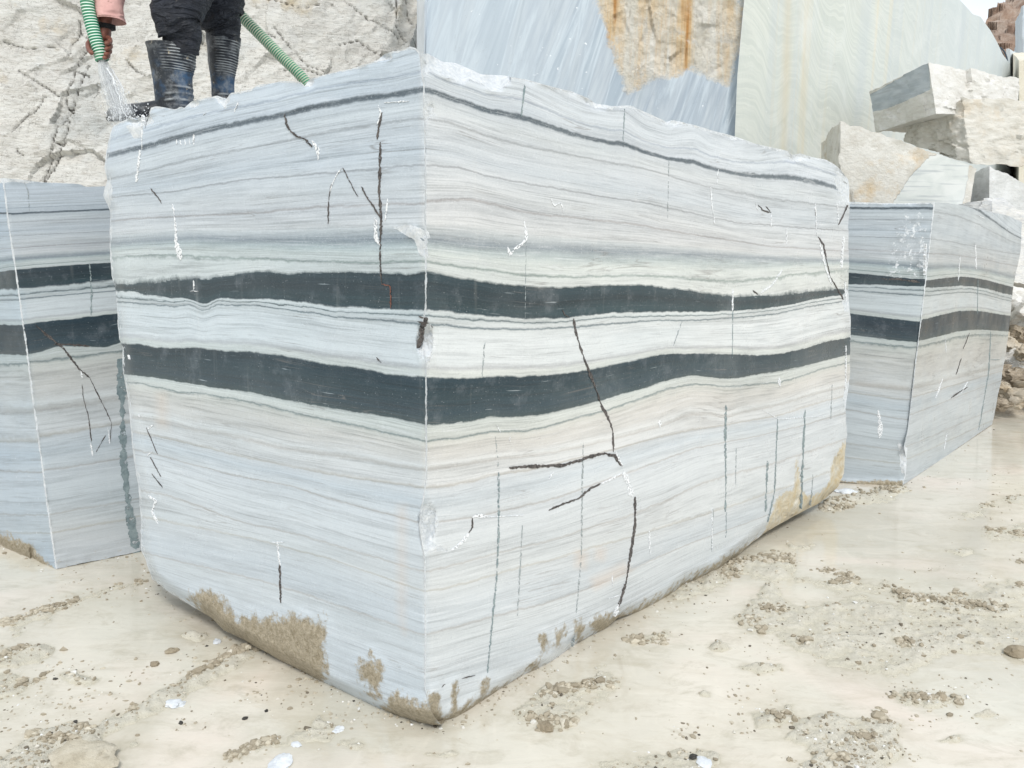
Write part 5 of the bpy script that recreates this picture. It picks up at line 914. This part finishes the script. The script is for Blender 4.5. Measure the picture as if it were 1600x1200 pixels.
body = [('pel', pel, .13, None), ('spn', spn, .125, 'pel'), ('chs', chs, .135, 'spn'), ('nek', nek, .055, 'chs'), ('hd0', hed + V(.02, 0, -.01), .075, 'nek'), ('hd1', hed + V(-.05, 0, -.02), .085, 'hd0'), ('hd2', hed + V(-.12, 0, -.05), .05, 'hd1'),
 ('hA', hipA, .095, 'pel'), ('kA', kneeA, .058, 'hA'), ('cA', at(276, 78, 3.70), .045, 'kA'), ('aA', ankA + V(.01, 0, -.02), .036, 'cA'), ('tA', ankA * .4 + toeA * .6 + V(0, 0, -.012), .022, 'aA'), ('hB', hipB, .095, 'pel'), ('kB', kneeB + V(.03, 0, 0), .055, 'hB'), ('cB', at(349, 66, 4.05), .042, 'kB'), ('aB', ankB + V(.01, 0, -.02), .030, 'cB'), ('tB', ankB * .4 + toeB * .6 + V(0, 0, -.012), .022, 'aB'),
 ('sA', shA, .06, 'chs'), ('eA', elA, .042, 'sA'), ('fA', elA * .35 + wrA * .65, .036, 'eA'), ('wA', wrA, (.024, .030), 'fA'), ('sB', shB, .06, 'chs'), ('eB', elB, .042, 'sB'), ('wB', wrB, .027, 'eB'), ('pB', wrB + V(-.02, -.02, -.06), .036, 'wB')]
# the hand behind the hose: palm, four fingers curling round it and a thumb
hx_ = lambda x, y, D: at(x, y, D)
palm = hx_(164, 56, 3.668)
body += [('p0', hx_(165, 46, 3.665), (.022, .036), 'wA'), ('p1', palm, (.020, .040), 'p0'), ('p2', hx_(163, 68, 3.668), (.018, .036), 'p1')]
fing = []
for k, (x, y) in enumerate([(167, 60), (167, 68), (166, 76), (164, 83)]):
    ln = (.9, 1.0, .95, .8)[k]; fing.append([('a', hx_(x - 3, y - 3, 3.664), .0125, None), ('b', hx_(x + 4.5, y + 1, 3.648), .0115, 'a'), ('c', hx_(x + 4.8 * ln + 1, y + 5, 3.612), .0105, 'b'), ('d', hx_(x + 1.5, y + 8 * ln, 3.575), .0095, 'c'), ('e', hx_(x - 3.5, y + 9.5 * ln, 3.560), .0085, 'd')])
fing.append([('a', hx_(158, 52, 3.665), .015, None), ('b', hx_(146, 60, 3.655), .0135, 'a'), ('c', hx_(137.5, 69, 3.63), .0125, 'b'), ('d', hx_(139, 78, 3.595), .011, 'c'), ('e', hx_(144, 84, 3.565), .009, 'd')])
skin_obj('body', [body] + fing, M_SKIN, MAN)
v_, f_ = tube(spline([at(165, 38, 3.664), at(165, 42, 3.664), at(165.3, 46, 3.664)], 8), .034, 20, ry=.040); mesh('wristband', v_, f_, stone_mat('band_black', '121214', '1e1e22', '2a2a2e', 60), parent=MAN)
m = NT('pink_cloth'); o = m.obj(); c = m.mix(m.rng(m.noise(o, 8, 5, .6), .4, .65), 'dcb3ae', 'caa09b'); c = m.mix(m.rng(m.noise(o, 60, 3), .66, .72, 0, .7), c, '8f6a60')
M_PINK = m.done(c, .8, m.bump(m.math('ADD', m.noise(m.mapv(o, (1, 1, 1)), 14, 4, .6), m.math('MULTIPLY', m.noise(o, 300, 2), .15)), .6, .02), spec=.2)
wr = lambda am, fr=9.0, sd=0: (lambda u, a: am * fbm(np.stack(np.broadcast_arrays(u * fr, np.cos(a) * 1.1, np.sin(a) * 1.1), -1), 4, sd))
slv = spline([shA + V(.0, .02, 0), elA * .5 + shA * .5, elA, elA * .55 + wrA * .45, at(170, 12, 3.665), at(171, 33, 3.662)], 60); q = np.linspace(0, 1, 60)
rs_ = np.interp(q, [0, .2, .45, .7, .9, 1], [.095, .075, .064, .060, .062, .068]); J = []
J.append(tube(slv, rs_, 40, cap=False, ry=rs_ * .92, wob=wr(.16, 12, 5))); J.append(tube(slv[::-1][:14], rs_[::-1][:14] - .004, 40, cap=False, ry=rs_[::-1][:14] * .92 - .004))
slb = spline([shB, elB, wrB + V(.02, 0, .03)], 40); J.append(tube(slb, np.linspace(.085, .052, 40), 32, cap=True, wob=wr(.14, 9, 6)))
tor = spline([pel + V(.02, 0, -.02), spn, chs, nek + V(.01, 0, -.01)], 50); J.append(tube(tor, np.interp(np.linspace(0, 1, 50), [0, .4, .75, 1], [.20, .19, .20, .075]), 48, cap=True, ry=np.interp(np.linspace(0, 1, 50), [0, .4, .75, 1], [.17, .15, .15, .07]), wob=wr(.10, 8, 7)))
v_, f_ = merge(J); mesh('shirt', v_, f_, M_PINK, parent=MAN)
v_, f_ = ico(4); vh = v_ * V(.115, .09, .085) + (hed + V(.0, 0, .03)) ; mesh('hair', vh + fbm(vh * 30, 3, 3)[:, None] * .01, f_, stone_mat('hair_black', '15120f', '221d18', '2d2620', 80), parent=MAN)
m = NT('black_trousers'); o = m.obj(); c = m.mix(m.rng(m.noise(o, 9, 5, .65), .4, .7), '191d26', '272c37'); c = m.mix(m.rng(m.noise(m.mapv(o, loc=(2, 5, 1)), 11, 6, .75), .63, .70, 0, .6), c, '7e7b74')
cr_ = m.noise(m.mapv(o, (10, 10, 34), rot=(0, .5, 0)), 1, 4, .6, .8); c = m.mix(m.rng(cr_, .58, .72, 0, .28), c, '5b6068')  # lighter folds: their highlights are painted into the cloth colour
M_TRS = m.done(c, .6, m.bump(m.math('ADD', cr_, m.math('MULTIPLY', m.noise(o, 60, 4), .15)), 1.0, .05), spec=.4)
def folds(sd):
    def fn(u, a):
        g_ = fbm(np.stack(np.broadcast_arrays(u * 16 + .8 * np.sin(a), np.cos(a) * .8, np.sin(a) * .8), -1), 3, sd, ridged=True); return .16 * g_ * np.exp(-((u - .62) / .3) ** 2) + .05 * fbm(np.stack(np.broadcast_arrays(u * 7, np.cos(a) * 1.5, np.sin(a) * 1.5), -1), 4, sd + 3)
    return fn
J = []
for (hp_, kn, btop, rk, rb_, sd) in ((hipA, kneeA, at(284, 84, 3.70), .094, .070, 11), (hipB, kneeB + V(.03, 0, 0), at(349, 72, 4.05), .102, .066, 12)):
    c_ = spline([hp_, hp_ * .5 + kn * .5 + V(.0, 0, .02), kn, kn * .5 + btop * .5 + V(.008, 0, 0), btop], 110); J.append(tube(c_, np.interp(np.linspace(0, 1, 110), [0, .3, .5, .62, .85, 1], [.135, .115, rk * 1.04, rk * .95, rb_ * 1.05, rb_]), 56, cap=True, wob=folds(sd)))
J.append(tube(spline([hipA + V(0, -.03, 0), pel, hipB + V(0, .03, 0)], 30), np.interp(np.linspace(0, 1, 30), [0, .2, .8, 1], [.09, .165, .165, .09]), 40, cap=True, wob=wr(.06, 5, 9)))
v_, f_ = merge(J); mesh('trousers', v_, f_, M_TRS, parent=MAN)
# rubber boots
m = NT('rubber_boot'); o = m.obj(); c = m.mix(m.rng(m.noise(o, 7, 4, .6), .42, .62), '1c2026', '2b323b'); c = m.mix(m.math('MULTIPLY', m.rng(m.noise(m.mapv(o, loc=(1, 7, 2)), 7.5, 5, .6), .47, .58), m.attr('mid')), c, '2c4a68')
c = m.mix(m.rng(m.noise(o, 16, 6, .75), .50, .66, 0, .55), c, '8b8f92'); c = m.mix(m.math('MULTIPLY', m.rng(m.attr('rib'), .1, .9), m.rng(m.noise(o, 20, 4), .38, .58)), c, '9ba0a3')
c = m.mix(m.rng(m.noise(m.mapv(o, loc=(5, 1, 4)), 20, 6, .75), .63, .67, 0, .9), c, 'b5aa95'); M_BOOT = m.done(c, m.rng(m.noise(o, 14, 4), .4, .6, .3, .7), m.bump(m.noise(o, 50, 5, .7), .4, .006), spec=.45)
def boot(ank, top, toe, rw, rd_, tw, td, sd, lab):
    n = 150; c_ = spline([ank + V(.01, 0, -.05), ank * .6 + top * .4, ank * .3 + top * .7, top], n); q = np.linspace(0, 1, n); hgt = q * np.linalg.norm(top - ank)
    ribz = np.clip((q - .40) / .03, 0, 1) * np.clip((.95 - q) / .02, 0, 1) + np.clip((.24 - q) / .03, 0, 1) * np.clip((q - .03) / .02, 0, 1)
    Rx = np.interp(q, [0, .12, .3, .6, 1], [td * 1.02, td * .92, td * .95, (td + rd_) / 2, rd_]); Ry = np.interp(q, [0, .12, .3, .6, 1], [tw * 1.05, tw * .98, tw, (tw + rw) / 2, rw])
    a = np.linspace(0, 2 * math.pi, 56, endpoint=False); T, N, B = frames(c_); rib = np.sin(2 * math.pi * (hgt[:, None] / .0135 + .35 * np.cos(a - .6)[None])) * ribz[:, None] * np.clip(1.1 - 3.2 * np.exp(-((((a[None] - 2.3) + math.pi) % (2 * math.pi) - math.pi) / .55) ** 2), 0, 1)
    wob = .05 * fbm(np.stack(np.broadcast_arrays(q[:, None] * 5, np.cos(a)[None], np.sin(a)[None]), -1), 3, sd)
    R = (1 + wob)[..., None]; off = N[:, None] * np.cos(a)[None, :, None] * Rx[:, None, None] + B[:, None] * np.sin(a)[None, :, None] * Ry[:, None, None]; un = off / np.linalg.norm(off, axis=-1, keepdims=True)
    P = c_[:, None] + off * R + un * (.0022 * rib)[..., None]; lipn = 6; inner = [P[-1] - un[-1] * .001 * k_ + T[-1] * .002 * math.sin(k_ * .8) for k_ in range(1, lipn)] + [P[n - 1 - 8 * k_] - un[n - 1 - 8 * k_] * .008 for k_ in range(1, 8)]
    allP = np.concatenate([P, np.array(inner)]); nn = len(allP); v1 = allP.reshape(-1, 3); f1_ = [(i * 56 + j, i * 56 + (j + 1) % 56, (i + 1) * 56 + (j + 1) % 56, (i + 1) * 56 + j) for i in range(nn - 1) for j in range(56)]
    ribA = np.zeros((nn, 56)); ribA[:n] = np.clip(rib, 0, 1); midA = np.zeros((nn, 56)); midA[:n] = np.clip(1 - np.abs(q - .33) / .33, 0, 1)[:, None] * 1.3
    # foot: from heel to toe
    heel = ank + V(.055, 0, -.055); fc = spline([heel, ank + V(-.01, 0, -.045), (ank + toe) / 2 + V(0, 0, -.03), toe + V(0, 0, -.012), toe + V(-.075, 0, -.018)], 50); u_ = np.linspace(0, 1, 50)
    v2, f2_ = tube(fc, np.interp(u_, [0, .06, .3, .7, .93, 1], [.015, .040, .047, .052, .036, .008]), 32, ry=np.interp(u_, [0, .06, .3, .7, .93, 1], [.012, .042, .050, .036, .026, .006]))
    vv_, ff_ = merge([(v1, f1_), (v2, f2_)]); o = mesh('boot', vv_, ff_, M_BOOT, {'rib': np.r_[ribA.ravel(), np.zeros(len(v2))], 'mid': np.r_[midA.ravel(), np.zeros(len(v2))]}, parent=MAN)
    sc_ = fc.copy(); sc_[:, 2] = ank[2] - .085; v3, f3_ = tube(sc_[2:-1], np.interp(u_[2:-1], [0, .1, .35, .7, .93, 1], [.02, .042, .044, .056, .044, .02]), 24, ry=.013)
    mesh('sole', v3, f3_, stone_mat('sole_' + str(sd), '17181a', '24262a', '6d675c', 40), parent=MAN); o.data.attributes
    if lab: o['label'] = lab
boot(ankA, at(269, 71, 3.70), toeA, .108, .085, .082, .070, 21, 'wider mud-spattered rubber boot with a blue patch'); boot(ankB, at(349, 57, 4.05), toeB, .080, .075, .052, .055, 22, None)
